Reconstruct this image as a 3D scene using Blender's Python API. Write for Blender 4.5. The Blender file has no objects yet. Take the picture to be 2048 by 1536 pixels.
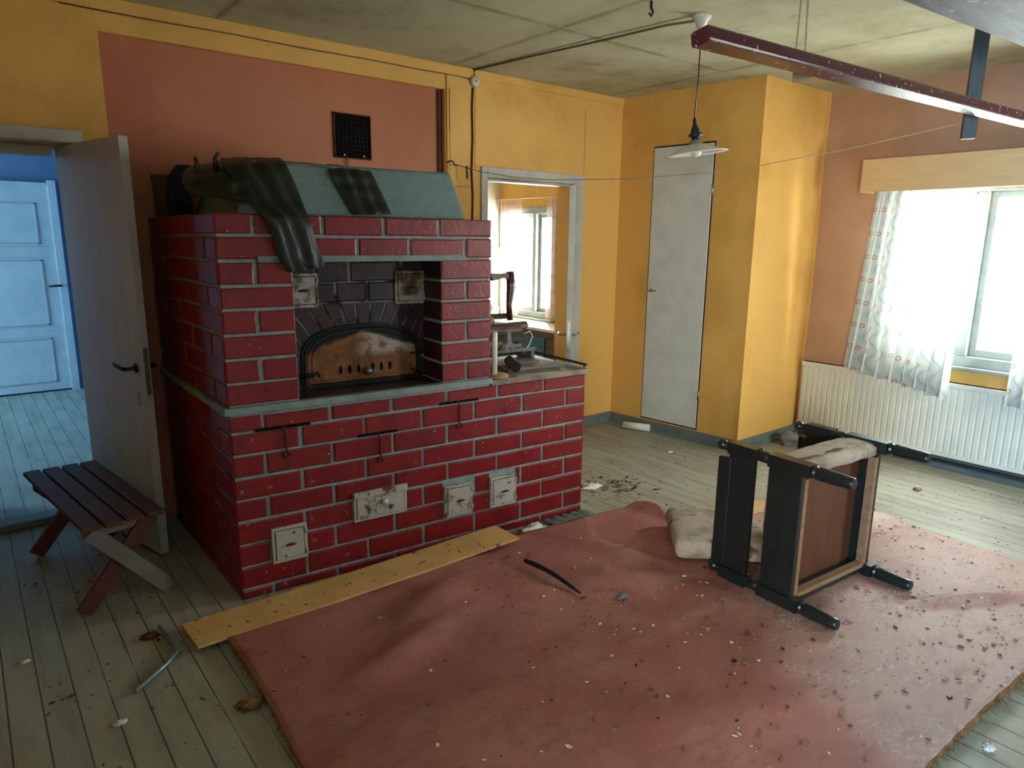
import bpy, bmesh, math, random
from mathutils import Vector, Matrix, noise
random.seed(7)
scn = bpy.context.scene
COL = scn.collection
PI = math.pi
# ------------------------------------------------------------------ camera
F = 1369.286; YAW = -0.67719; PITCH = -0.210175; ROLL = 0.010861
CAM = Vector((-0.8314, -2.9565, 1.6156))
RM = (Matrix.Rotation(YAW, 3, 'Z') @ Matrix.Rotation(PI/2 + PITCH, 3, 'X') @ Matrix.Rotation(ROLL, 3, 'Z'))
cd = bpy.data.cameras.new('camera'); cam = bpy.data.objects.new('camera', cd); COL.objects.link(cam)
cd.sensor_fit = 'HORIZONTAL'; cd.sensor_width = 36.0; cd.lens = F / 2048 * 36.0; cd.clip_start = 0.02
cam.matrix_world = Matrix.Translation(CAM) @ RM.to_4x4()
scn.camera = cam
SY = -0.09155                                     # the oven stands slightly askew to the wall
# survey helpers: where the sight line of a surveyed point meets a known plane
def sight(u, v): return RM @ Vector(((u-1024)/F, -(v-768)/F, -1))
def on(u, v, n, c):
    n = Vector(n); d = sight(u, v); return CAM + d * ((c - n.dot(CAM)) / n.dot(d))
def onX(u, v, x): return on(u, v, (1, 0, 0), x)
def onY(u, v, y): return on(u, v, (0, 1, 0), y)
def onZ(u, v, z): return on(u, v, (0, 0, 1), z)
def onS(u, v, y):
    P = on(u, v, (-math.sin(SY), math.cos(SY), 0), y); c, s = math.cos(SY), math.sin(SY)
    return Vector((c*P.x + s*P.y, -s*P.x + c*P.y, P.z))
def SW(x, y, z):
    c, s = math.cos(SY), math.sin(SY); return Vector((c*x - s*y, s*x + c*y, z))
# ------------------------------------------------------------------ materials
def lin(c):
    if isinstance(c, str):
        c = c.lstrip('#'); c = [int(c[i:i+2], 16)/255 for i in (0, 2, 4)]
        c = [x/12.92 if x <= .04045 else ((x+.055)/1.055)**2.4 for x in c]
    return (c[0], c[1], c[2], 1.0)
class NT:
    def __init__(s, name):
        s.m = bpy.data.materials.new(name); s.m.use_nodes = True
        s.t = s.m.node_tree; s.n = s.t.nodes; s.l = s.t.links
        s.b = s.n['Principled BSDF']; s.out = s.n['Material Output']
        s.tc = s.n.new('ShaderNodeTexCoord')
    def node(s, typ, **kw):
        x = s.n.new('ShaderNode' + typ)
        for k, v in kw.items():
            if k in x.inputs.keys(): s.set(x.inputs[k], v)
            else: setattr(x, k, v)
        return x
    def set(s, inp, v):
        if isinstance(v, bpy.types.NodeSocket): s.l.new(v, inp)
        elif isinstance(v, bpy.types.Node): s.l.new(v.outputs[0], inp)
        else: inp.default_value = v
    def math(s, op, a, b=None, c=None):
        x = s.n.new('ShaderNodeMath'); x.operation = op
        s.set(x.inputs[0], a)
        if b is not None: s.set(x.inputs[1], b)
        if c is not None: s.set(x.inputs[2], c)
        return x.outputs[0]
    def noise(s, scale, detail=3, rough=.55, coord=None, stretch=None, dist=0):
        co = coord or s.tc.outputs['Object']
        if stretch:
            mp = s.node('Mapping'); s.l.new(co, mp.inputs['Vector']); mp.inputs['Scale'].default_value = stretch; co = mp.outputs[0]
        x = s.node('TexNoise', Scale=scale, Detail=detail, Roughness=rough, Distortion=dist); s.l.new(co, x.inputs['Vector'])
        return x.outputs['Fac']
    def voro(s, scale, coord=None, feature='F1', stretch=None):
        co = coord or s.tc.outputs['Object']
        if stretch:
            mp = s.node('Mapping'); s.l.new(co, mp.inputs['Vector']); mp.inputs['Scale'].default_value = stretch; co = mp.outputs[0]
        x = s.n.new('ShaderNodeTexVoronoi'); x.feature = feature; x.inputs['Scale'].default_value = scale; s.l.new(co, x.inputs['Vector'])
        return x
    def ramp(s, f, lo, hi):                      # smooth 0..1 step
        x = s.n.new('ShaderNodeMapRange'); x.interpolation_type = 'SMOOTHSTEP'
        s.set(x.inputs[0], f); s.set(x.inputs[1], lo); s.set(x.inputs[2], hi); return x.outputs[0]
    def mix(s, f, a, b):
        x = s.n.new('ShaderNodeMix'); x.data_type = 'RGBA'
        s.set(x.inputs['Factor'], f)
        s.set(x.inputs[6], lin(a) if isinstance(a, (str, tuple, list)) else a)
        s.set(x.inputs[7], lin(b) if isinstance(b, (str, tuple, list)) else b)
        return x.outputs[2]
    def bump(s, h, strength=.2, dist=.01):
        x = s.node('Bump', Strength=strength, Distance=dist); s.l.new(h, x.inputs['Height']); s.l.new(x.outputs[0], s.b.inputs['Normal'])
    def xyz(s, which='Object'):
        x = s.n.new('ShaderNodeSeparateXYZ'); s.l.new(s.tc.outputs[which], x.inputs[0]); return x.outputs
    def done(s, col, rough=.6, spec=.5, metal=0):
        s.set(s.b.inputs['Base Color'], lin(col) if isinstance(col, (str, tuple, list)) else col)
        s.set(s.b.inputs['Roughness'], rough); s.set(s.b.inputs['Metallic'], metal)
        s.b.inputs['Specular IOR Level'].default_value = spec
        return s.m
def simple(name, col, rough=.6, var=.25, scale=8, bump=0, spec=.5, metal=0, stretch=None, dark=None, speck=None):
    t = NT(name)
    base = lin(col); d = lin(dark) if dark else tuple(x*(1-var) for x in base[:3]) + (1,)
    f = t.ramp(t.noise(scale, 5, .6, stretch=stretch), .35, .68)
    c = t.mix(f, base, d)
    if speck:
        f2 = t.ramp(t.noise(scale*5, 2, .5), .66, .70); c = t.mix(f2, c, speck)
    if bump: t.bump(t.noise(scale*6, 4, .6, stretch=stretch), bump, .004)
    return t.done(c, rough, spec, metal)

def wall_paint(name, col, stain, seamx=None):
    t = NT(name); o = t.tc.outputs['Object']
    c = t.mix(t.ramp(t.noise(1.3, 5, .65), .42, .72), col, stain)
    c = t.mix(t.math('MULTIPLY', t.ramp(t.noise(.9, 6, .7, stretch=(3, 3, .5)), .55, .75), .35), c, stain)
    sp = t.ramp(t.noise(38, 2, .4), .775, .80); c = t.mix(t.math('MULTIPLY', sp, .7), c, '#3a2412')
    t.bump(t.noise(60, 4, .6), .12, .003)
    return t.done(c, .62, .3)
M = {}
M['yellow'] = wall_paint('ochre_yellow_paint', '#d8a75a', '#c5934a')
M['tan'] = wall_paint('tan_orange_paint', '#b58d72', '#a67c60')
M['orange'] = wall_paint('terracotta_paint', '#b47053', '#a66145')
M['cream'] = wall_paint('cream_paint', '#e0dccd', '#cfc6ac')
M['blue_wall'] = wall_paint('grey_blue_paint', '#6a7b96', '#5b6c86')
M['board_yellow'] = simple('yellow_fibreboard', '#cfa56a', .75, .18, 5, .2, .2, speck='#7a5420')
M['white'] = simple('white_gloss_paint', '#c9c9c6', .38, .12, 6, .04)
M['window_paint'] = simple('grey_white_window_paint', '#959c97', .45, .2, 9, .08)
M['door_grey'] = simple('grey_white_door_paint', '#aeabab', .42, .14, 3, .05, stretch=(4, 4, .6))
M['trim_grey'] = simple('grey_trim_paint', '#b7b3ab', .45, .18, 7, .08)
M['plinth'] = simple('blue_grey_skirting_paint', '#68716d', .5, .25, 6, .1)
M['brown_edge'] = simple('dark_brown_board_edge', '#5e3220', .8, .3, 6)  # colours the recess reveal's shade and the wall seams
M['dark_gap'] = simple('dark_gap', '#120d0a', .9, .2)
M['iron'] = simple('dark_iron', '#1b1b1c', .5, .3, 20, .1, .5, .4)
M['steel'] = simple('worn_steel', '#9a9a98', .35, .3, 20, .05, .5, .8)
M['axe_head'] = simple('grey_rusty_axe_steel', '#77726c', .6, .4, 20, .2, .4, .2, dark='#4c3a2e')
M['rust'] = simple('rusty_iron', '#5a2b17', .75, .4, 30, .3, .3)
M['black_plastic'] = simple('black_plastic', '#10191d', .35, .2)
M['cable'] = simple('grey_brown_cable', '#5d5546', .6, .2)
M['string'] = simple('twine', '#8d7f63', .8, .2)
M['bakelite'] = simple('white_bakelite', '#c4c0b4', .35, .15)
M['green_cloth'] = simple('dark_green_rubberised_cloth', '#1a211b', .5, .3, 9, .25, .45)
M['navy_cloth'] = simple('navy_cloth', '#141c2b', .7, .3, 10, .3, .3)
M['wicker'] = simple('wicker', '#6a5440', .8, .4, 25, .4, .2)
M['maroon'] = simple('maroon_gloss_paint', '#4a1f26', .16, .25, 10, .12, .6, stretch=(1, 6, 6), speck='#9c9298')
M['slate_wood'] = simple('dark_grey_painted_wood', '#2c3539', .5, .3, 8, .15, stretch=(6, 6, 1))
M['plank_grey'] = simple('grey_worn_wood', '#5c5b5e', .6, .45, 4, .25, .3, stretch=(1, 9, 9), dark='#353538', speck='#9a9894')
M['cooktop'] = simple('greasy_grey_brown_range_plate', '#86796c', .5, .35, 7, .25, .4, dark='#5a4a40')
M['bench'] = simple('red_brown_stained_wood', '#5a3127', .55, .35, 5, .2, .35, stretch=(8, 1, 8))
M['bench_grey'] = simple('weathered_grey_wood', '#77716c', .7, .3, 6, .2, .3)
M['chair'] = simple('black_green_stained_wood', '#1a2122', .28, .3, 10, .06, .55, speck='#29282a')
M['chair_brown'] = simple('brown_plywood', '#5c3a2b', .55, .25, 5, .1, .3, stretch=(6, 1, 1))
M['raw_wood'] = simple('raw_pine', '#8c7058', .7, .25, 8, .15, .2, stretch=(1, 6, 6))
M['wood_pale'] = simple('pale_split_wood', '#a88a66', .75, .3, 10, .3, .2, stretch=(6, 1, 6))
M['bark'] = simple('grey_bark', '#5b5148', .85, .45, 14, .6, .2)
M['pelmet'] = simple('pale_birch_board', '#d3ae7e', .5, .1, 5, .06, stretch=(6, 1, 6))
M['radiator'] = simple('cream_radiator_enamel', '#dcdbcf', .4, .12, 3, .05)
M['paper'] = simple('white_paper', '#d8d5cf', .8, .15, 15, .4, .2)
M['stone'] = simple('grey_stone', '#77777a', .8, .3, 12, .5, .3)
M['felt'] = simple('brown_fibre_felt', '#8f6a44', .95, .45, 40, 1.0, .05)
M['stick'] = simple('charred_stick', '#17120f', .7, .4, 20, .5, .3)
M['pale_metal'] = simple('pale_blue_grey_metal', '#7f9296', .4, .2, 12, .05, .5, .5)
M['counter'] = simple('cream_laminate', '#d9d4c4', .35, .1)
M['cab_brown'] = simple('brown_cabinet', '#5b4136', .5, .2, 6)
M['cab_blue'] = simple('teal_blue_paint', '#2c5e74', .45, .15, 6)
M['mortar'] = simple('grey_mortar_paint', '#8d989b', .7, .3, 20, .5, .25)
M['ledge'] = simple('grey_green_cement_paint', '#82908f', .55, .3, 12, .2, .3)
M['hearth'] = simple('sooty_brown_hearth', '#3a2a20', .5, .5, 10, .3, .4, dark='#15110f')
M['plaster'] = simple('grey_green_rough_plaster', '#768a8d', .75, .14, 30, .8, .2)
M['soot'] = simple('soot', '#15110f', .9, .4, 10, .4, .1)  # near-black painted for the shade inside slots, hatch gaps and the duct
M['sheet_under'] = simple('peach_chipboard', '#c59a76', .8, .2, 6, .2, .2)

def brick_mat(name, c1, c2, chip, gloss=.25):
    t = NT(name)
    oi = t.node('NewGeometry')
    c = t.mix(t.ramp(t.noise(6, 4, .6), .35, .7), c1, c2)
    chipf = t.ramp(t.noise(17, 5, .62), .655, .675); c = t.mix(chipf, c, chip)
    fl = t.ramp(t.noise(52, 2, .5), .735, .75); c = t.mix(fl, c, '#a98a80')
    h = t.math('ADD', t.math('MULTIPLY', t.noise(45, 5, .65), .6), t.math('MULTIPLY', chipf, -.5))
    t.bump(h, .55, .006)
    r = t.math('MULTIPLY_ADD', t.noise(14, 3, .6), .35, gloss - .08)
    return t.done(c, t.math('ADD', r, t.math('MULTIPLY', chipf, .3)), .38)
M['brick'] = brick_mat('red_gloss_brick', '#7c1a1e', '#69161a', '#90463b')
M['brick_soot'] = brick_mat('sooty_brick', '#391718', '#1b1315', '#2b1b18', .35)
def mortar_soot():
    t = NT('sooty_mortar'); c = t.mix(t.ramp(t.noise(9, 4, .6), .4, .62), '#767d80', '#2b2b2d'); t.bump(t.noise(60, 3), .4, .004); return t.done(c, .8, .2)
M['mortar_soot'] = mortar_soot()
def rusty_white(name, rustlo, rusthi):
    t = NT(name)
    f = t.ramp(t.noise(14, 6, .7), rustlo, rusthi)
    c = t.mix(f, '#a9a49e', '#5b3a25'); c = t.mix(t.ramp(t.noise(28, 4, .6), .62, .72), c, '#2c1d15')
    t.bump(t.noise(50, 5, .7), .5, .004); return t.done(c, .55, .35)
M['hatch'] = rusty_white('peeling_white_iron', .52, .66)
M['hatch_rusty'] = rusty_white('rust_stained_white_iron', .42, .6)
M['hatch_white'] = rusty_white('white_iron_paint', .66, .78)
def oven_door_mat():
    t = NT('burnt_enamel_oven_door'); x, y, z = t.xyz()
    n = t.noise(18, 6, .7)
    c = t.mix(t.ramp(t.noise(10, 5, .65), .35, .7), '#8a5a33', '#5f361d')
    pale = t.math('MULTIPLY', t.ramp(n, .38, .52), t.math('MULTIPLY', t.ramp(x, .62, .74), t.ramp(z, 1.02, 1.07)))
    c = t.mix(pale, c, '#aaa39b')
    ed = t.math('ADD', z, t.math('MULTIPLY', t.math('ABSOLUTE', t.math('SUBTRACT', x, .68)), .34))
    ed = t.math('ADD', ed, t.math('MULTIPLY', n, .05))
    c = t.mix(t.ramp(ed, 1.178, 1.2), c, '#1d1614')
    t.bump(t.noise(50, 5, .7), .6, .005); return t.done(c, .6, .3)
M['oven_door'] = oven_door_mat()
def floor_mat():
    t = NT('grey_green_painted_floorboards'); x, y, z = t.xyz()
    fx = t.math('FRACT', t.math('DIVIDE', x, .098)); idn = t.math('FLOOR', t.math('DIVIDE', x, .098))
    w = t.n.new('ShaderNodeTexWhiteNoise'); w.noise_dimensions = '1D'; t.l.new(idn, w.inputs['W'])
    wear = t.noise(3.2, 6, .68, stretch=(3, .6, 1))
    c = t.mix(t.ramp(wear, .40, .72), '#9c998a', '#867f71')
    c = t.mix(t.math('MULTIPLY', w.outputs['Value'], .22), c, '#555a52')
    c = t.mix(t.ramp(t.noise(26, 5, .7, stretch=(2.5, .5, 1)), .66, .74), c, '#3f3b33')
    c = t.mix(t.math('MULTIPLY', t.ramp(t.noise(1.6, 5, .6), .5, .8), .45), c, '#9c9c8e')
    gap = t.math('SUBTRACT', 1.0, t.ramp(t.math('ABSOLUTE', t.math('SUBTRACT', fx, .5)), .462, .49))
    gapm = t.math('MULTIPLY', t.math('SUBTRACT', 1.0, gap), t.ramp(t.noise(2.5, 3), .25, .5))
    c = t.mix(t.math('MULTIPLY', gapm, .85), c, '#221f1a')
    t.bump(t.math('ADD', t.math('MULTIPLY', gapm, -.8), t.math('MULTIPLY', t.noise(30, 4, .6, stretch=(3, .5, 1)), .3)), .35, .006)
    return t.done(c, t.math('MULTIPLY_ADD', wear, .3, .34), .4)
M['floor'] = floor_mat()
def ceil_mat():
    t = NT('stained_ceiling_board'); x, y, z = t.xyz()
    c = t.mix(t.ramp(t.noise(1.1, 6, .7), .4, .75), '#b7b498', '#979072')
    c = t.mix(t.math('MULTIPLY', t.ramp(t.noise(4, 5, .65), .55, .75), .5), c, '#7c7350')
    def seam(v, off, per):
        f = t.math('ABSOLUTE', t.math('SUBTRACT', t.math('FRACT', t.math('ADD', t.math('DIVIDE', t.math('SUBTRACT', v, off), per), .5)), .5))
        return f
    sx = seam(x, .42, 1.52); sy_ = seam(y, .1, 2.42)
    st = t.math('MAXIMUM', t.math('SUBTRACT', 1.0, t.ramp(sx, 0.0, .03)), t.math('SUBTRACT', 1.0, t.ramp(sy_, 0.0, .018)))
    c = t.mix(t.math('MULTIPLY', t.math('MULTIPLY', st, t.ramp(t.noise(5, 4, .6), .3, .65)), .55), c, '#6b6346')
    ln = t.math('MAXIMUM', t.math('SUBTRACT', 1.0, t.ramp(sx, 0.0005, .0022)), t.math('SUBTRACT', 1.0, t.ramp(sy_, 0.0003, .0013)))
    c = t.mix(t.math('MULTIPLY', ln, .6), c, '#3d3722')
    vv = t.voro(2.1, stretch=(1, 1, .01)).outputs['Distance']
    ring = t.math('SUBTRACT', 1.0, t.ramp(t.math('ABSOLUTE', t.math('SUBTRACT', vv, .12)), .004, .03))
    c = t.mix(t.math('MULTIPLY', t.math('MULTIPLY', ring, t.ramp(t.noise(2), .5, .6)), .35), c, '#6f6440')
    t.bump(t.noise(70, 4), .12, .003)
    return t.done(c, .8, .15)
M['ceiling'] = ceil_mat()
def vinyl_mat():
    t = NT('red_worn_linoleum'); x, y, z = t.xyz()
    n1 = t.noise(2.2, 6, .68); n2 = t.noise(34, 7, .74, stretch=(1, 2.6, 1))
    c = t.mix(t.ramp(n1, .34, .70), '#955852', '#a36f65')
    c = t.mix(t.math('MULTIPLY', t.ramp(t.noise(5, 5, .7), .5, .72), .6), c, '#a57a6c')
    # dusty, worn-through zone by the window: a diagonal boundary with ragged edge
    d = t.math('ADD', t.math('MULTIPLY', x, .60), t.math('MULTIPLY', y, -.55))
    d = t.math('ADD', d, t.math('MULTIPLY', t.math('SUBTRACT', t.noise(1.7, 5, .6), .5), .55))
    worn = t.ramp(d, .24, .52)
    c = t.mix(t.math('MULTIPLY', worn, .46), c, '#ab998e')
    c = t.mix(t.math('MULTIPLY', t.ramp(t.noise(9, 6, .75, stretch=(1, 2.5, 1)), .48, .66), .45), c, '#7a4c42')
    pe = t.math('MULTIPLY', t.math('MULTIPLY', t.ramp(n2, .50, .64), t.ramp(t.noise(3.5, 4, .6), .40, .62)), worn)
    c = t.mix(t.math('MULTIPLY', pe, .7), c, '#d2c9c3')
    gr = t.ramp(t.noise(2.6, 6, .7, dist=.6), .56, .74); c = t.mix(t.math('MULTIPLY', gr, .5), c, '#4d2d28')
    sm = t.ramp(t.noise(1.1, 5, .6), .52, .72); c = t.mix(t.math('MULTIPLY', sm, .5), c, '#6b302e')
    dk = t.ramp(t.noise(30, 4, .7), .68, .75); c = t.mix(t.math('MULTIPLY', dk, .55), c, '#3e2420')
    t.bump(t.math('ADD', t.noise(24, 5, .7), t.math('MULTIPLY', pe, -.6)), .3, .004)
    r = t.math('MULTIPLY_ADD', n2, .25, .30)
    return t.done(c, t.math('ADD', r, .14), .4)
M['vinyl'] = vinyl_mat()
def seat_mat():
    t = NT('stained_pale_fabric'); 
    c = t.mix(t.ramp(t.noise(5, 5, .65), .42, .62), '#b0a498', '#8d7f70')
    c = t.mix(t.ramp(t.noise(4, 4, .6, stretch=(1, 4, 1)), .56, .68), c, '#5c4026')
    t.bump(t.noise(120, 3, .6), .4, .003); return t.done(c, .9, .15)
M['fabric'] = seat_mat()
def curtain_mat(name, ground, line, dot, per=.17, lace=False):
    t = NT(name); uv = t.xyz('UV'); u, v = uv[0], uv[1]
    cu = t.math('FRACT', t.math('DIVIDE', u, per))
    wv = t.math('MULTIPLY', t.math('SINE', t.math('MULTIPLY', v, 2*PI/.17)), .22)
    dw = t.math('ABSOLUTE', t.math('SUBTRACT', t.math('SUBTRACT', cu, .5), wv))
    a = t.math('SUBTRACT', 1.0, t.ramp(dw, .05, .09)); a2 = t.math('SUBTRACT', 1.0, t.ramp(t.math('ABSOLUTE', t.math('SUBTRACT', dw, .16)), .012, .03))
    c = t.mix(t.math('MULTIPLY', a, .6), ground, line); c = t.mix(t.math('MULTIPLY', a2, .45), c, line)
    cv = t.math('FRACT', t.math('DIVIDE', v, .17))
    r = t.math('SQRT', t.math('ADD', t.math('POWER', t.math('MULTIPLY', t.math('SUBTRACT', cu, .12), per), 2.0), t.math('POWER', t.math('MULTIPLY', t.math('SUBTRACT', cv, .25), .17), 2.0)))
    ring = t.math('SUBTRACT', 1.0, t.ramp(t.math('ABSOLUTE', t.math('SUBTRACT', r, .013)), .002, .005))
    c = t.mix(t.math('MULTIPLY', ring, .8), c, dot)
    t.n.remove(t.b)
    df = t.n.new('ShaderNodeBsdfDiffuse'); tr = t.n.new('ShaderNodeBsdfTranslucent'); ms = t.n.new('ShaderNodeMixShader')
    t.l.new(c, df.inputs[0]); t.l.new(c, tr.inputs[0]); ms.inputs[0].default_value = .2
    t.l.new(df.outputs[0], ms.inputs[1]); t.l.new(tr.outputs[0], ms.inputs[2]); last = ms.outputs[0]
    tp = t.n.new('ShaderNodeBsdfTransparent'); m2 = t.n.new('ShaderNodeMixShader')
    if lace: m2.inputs[0].default_value = .45
    else: m2.inputs[0].default_value = .04
    t.l.new(last, m2.inputs[1]); t.l.new(tp.outputs[0], m2.inputs[2]); t.l.new(m2.outputs[0], t.out.inputs[0])
    return t.m
M['curtain'] = curtain_mat('patterned_cotton_curtain', '#bdc0bb', '#87939a', '#b0604e', .11)
M['lace'] = curtain_mat('pink_edged_lace', '#e6d5cf', '#b0756c', '#a84f48', .05, True)
def glass():
    t = NT('window_glass'); t.n.remove(t.b)
    tp = t.n.new('ShaderNodeBsdfTransparent'); gl = t.n.new('ShaderNodeBsdfGlossy'); gl.inputs['Roughness'].default_value = .02
    tp.inputs[0].default_value = (.95, .98, .97, 1)
    ms = t.n.new('ShaderNodeMixShader'); ms.inputs[0].default_value = .05
    t.l.new(tp.outputs[0], ms.inputs[1]); t.l.new(gl.outputs[0], ms.inputs[2]); t.l.new(ms.outputs[0], t.out.inputs[0])
    return t.m
M['glass'] = glass()
def shade_mat():
    t = NT('white_glass_lamp_shade'); t.done('#cfcbc2', .25, .5); t.b.inputs['Transmission Weight'].default_value = .0; return t.m
M['shade'] = shade_mat()
# ------------------------------------------------------------------ mesh builder
class MB:
    def __init__(s): s.v = []; s.f = []; s.mi = []; s.uv = None; s.sm = []
    def add(s, vs, fs, m=0, sm=False, M4=None):
        o = len(s.v); s.v += [tuple(M4 @ Vector(p)) if M4 else tuple(p) for p in vs]
        for f in fs: s.f.append([o+i for i in f]); s.mi.append(m); s.sm.append(sm)
        return s
    def box(s, a, b, m=0, M4=None):
        x0, y0, z0 = a; x1, y1, z1 = b
        vs = [(x0,y0,z0),(x1,y0,z0),(x1,y1,z0),(x0,y1,z0),(x0,y0,z1),(x1,y0,z1),(x1,y1,z1),(x0,y1,z1)]
        return s.add(vs, [(0,3,2,1),(4,5,6,7),(0,1,5,4),(1,2,6,5),(2,3,7,6),(3,0,4,7)], m, False, M4)
    def bar(s, p, q, w, h, m=0, up=(0,0,1), taper=1):                # rectangular bar from p to q
        p = Vector(p); q = Vector(q); d = (q-p).normalized(); sd = d.cross(Vector(up)).normalized(); u = sd.cross(d)
        vs = []
        for c, k in ((p, 1), (q, taper)):
            for a, b in ((-1,-1),(1,-1),(1,1),(-1,1)): vs.append(c + sd*(a*w/2*k) + u*(b*h/2*k))
        return s.add(vs, [(0,1,2,3),(7,6,5,4),(0,4,5,1),(1,5,6,2),(2,6,7,3),(3,7,4,0)], m)
    def tube(s, pts, r, n=8, m=0, cap=True):
        pts = [Vector(p) for p in pts]; k = len(pts); rr = r if isinstance(r, (list, tuple)) else [r]*k
        vs = []; ref = None
        for i, p in enumerate(pts):
            d = (pts[min(i+1, k-1)] - pts[max(i-1, 0)]).normalized()
            if ref is None: ref = d.orthogonal().normalized()
            ref = (ref - d*ref.dot(d)).normalized(); b = d.cross(ref)
            for j in range(n):
                a = 2*PI*j/n; vs.append(p + (ref*math.cos(a) + b*math.sin(a))*rr[i])
        fs = [(i*n+j, i*n+(j+1) % n, (i+1)*n+(j+1) % n, (i+1)*n+j) for i in range(k-1) for j in range(n)]
        s.add(vs, fs, m, True)
        if cap:
            s.f.append([len(s.v)-k*n+j for j in range(n)][::-1]); s.mi.append(m); s.sm.append(False)
            s.f.append([len(s.v)-n+j for j in range(n)]); s.mi.append(m); s.sm.append(False)
        return s
    def lathe(s, prof, n=24, m=0, M4=None):                          # prof: (r, z)
        vs = [(r*math.cos(2*PI*j/n), r*math.sin(2*PI*j/n), z) for r, z in prof for j in range(n)]
        k = len(prof)
        fs = [(i*n+j, i*n+(j+1) % n, (i+1)*n+(j+1) % n, (i+1)*n+j) for i in range(k-1) for j in range(n)]
        s.add(vs, fs, m, True, M4)
        o = len(s.v) - k*n
        if prof[0][0] > 1e-4: s.f.append([o+j for j in range(n)][::-1]); s.mi.append(m); s.sm.append(False)
        if prof[-1][0] > 1e-4: s.f.append([o+(k-1)*n+j for j in range(n)]); s.mi.append(m); s.sm.append(False)
        return s
    def prism(s, poly, h0, h1, axis='z', m=0, M4=None):              # polygon extruded along an axis
        def mk(a, b, h): return (a, b, h) if axis == 'z' else ((a, h, b) if axis == 'y' else (h, a, b))
        n = len(poly); vs = [mk(a, b, h0) for a, b in poly] + [mk(a, b, h1) for a, b in poly]
        fs = [tuple(range(n))[::-1], tuple(range(n, 2*n))] + [(i, (i+1) % n, n+(i+1) % n, n+i) for i in range(n)]
        return s.add(vs, fs, m, False, M4)
    def grid(s, fn, nu, nv, m=0, uvfn=None):
        o = len(s.v); vs = [fn(i/nu, j/nv) for j in range(nv+1) for i in range(nu+1)]
        fs = [(j*(nu+1)+i, j*(nu+1)+i+1, (j+1)*(nu+1)+i+1, (j+1)*(nu+1)+i) for j in range(nv) for i in range(nu)]
        s.add(vs, fs, m, True)
        if uvfn: s.uv = [uvfn(i/nu, j/nv) for j in range(nv+1) for i in range(nu+1)]
        return s
    def blob(s, c, rx, ry, rz, amp=.15, fr=3, m=0, seed=0, sub=3, M4=None):
        bm = bmesh.new(); bmesh.ops.create_icosphere(bm, subdivisions=sub, radius=1)
        vs = []
        for v in bm.verts:
            k = 1 + amp*noise.noise(v.co*fr + Vector((seed*3.1, seed*1.7, seed)))
            vs.append(Vector((c[0]+v.co.x*rx*k, c[1]+v.co.y*ry*k, c[2]+v.co.z*rz*k)))
        fs = [[v.index for v in f.verts] for f in bm.faces]; bm.free()
        return s.add(vs, fs, m, True, M4)
    def build(s, name, mats, parent=None, bevel=0, local=True, solid=0, seg=2, subd=0, fix=True, soff=0):
        me = bpy.data.meshes.new(name); vs = s.v
        if parent is not None and not local:
            inv = PM[parent.name].inverted(); vs = [inv @ Vector(p) for p in vs]
        me.from_pydata([tuple(p) for p in vs], [], s.f)
        mats = mats if isinstance(mats, (list, tuple)) else [mats]
        for m in mats: me.materials.append(M[m])
        me.polygons.foreach_set('material_index', s.mi); me.polygons.foreach_set('use_smooth', s.sm)
        if s.uv:
            ul = me.uv_layers.new(name='UVMap')
            for lp in me.loops: ul.data[lp.index].uv = s.uv[lp.vertex_index]
        if fix and not s.uv:
            bm = bmesh.new(); bm.from_mesh(me); bmesh.ops.recalc_face_normals(bm, faces=bm.faces); bm.to_mesh(me); bm.free()
        me.update()
        o = bpy.data.objects.new(name, me); COL.objects.link(o)
        if parent is not None: o.parent = parent
        if solid:
            md = o.modifiers.new('thick', 'SOLIDIFY'); md.thickness = solid; md.offset = soff
        if bevel:
            md = o.modifiers.new('bevel', 'BEVEL'); md.width = bevel; md.segments = seg; md.limit_method = 'ANGLE'; md.angle_limit = .7; md.harden_normals = False
        if subd:
            md = o.modifiers.new('sub', 'SUBSURF'); md.levels = subd; md.render_levels = subd
        return o
PM = {}
def tag(o, label, cat, group=None):
    o['label'] = label; o['category'] = cat
    if group: o['group'] = group
    return o
def thing(name, label, cat, loc=(0, 0, 0), rz=0, group=None):
    o = bpy.data.objects.new(name, None); COL.objects.link(o); o.empty_display_size = .1
    o.location = loc; o.rotation_euler = (0, 0, rz)
    PM[o.name] = Matrix.Translation(Vector(loc)) @ Matrix.Rotation(rz, 4, 'Z')
    return tag(o, label, cat, group)
def st(o, label=None):
    o['kind'] = 'structure'
    if label: o['label'] = label
    return o
def struct_empty(name, loc, rz=0):
    o = bpy.data.objects.new(name, None); COL.objects.link(o); o.location = loc; o.rotation_euler = (0, 0, rz)
    PM[o.name] = Matrix.Translation(Vector(loc)) @ Matrix.Rotation(rz, 4, 'Z'); o['kind'] = 'structure'; return o
def put(o, loc):                                   # give a world-built mesh an origin at its base
    loc = Vector(loc); o.data.transform(Matrix.Translation(-loc)); o.location = loc; return o
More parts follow.
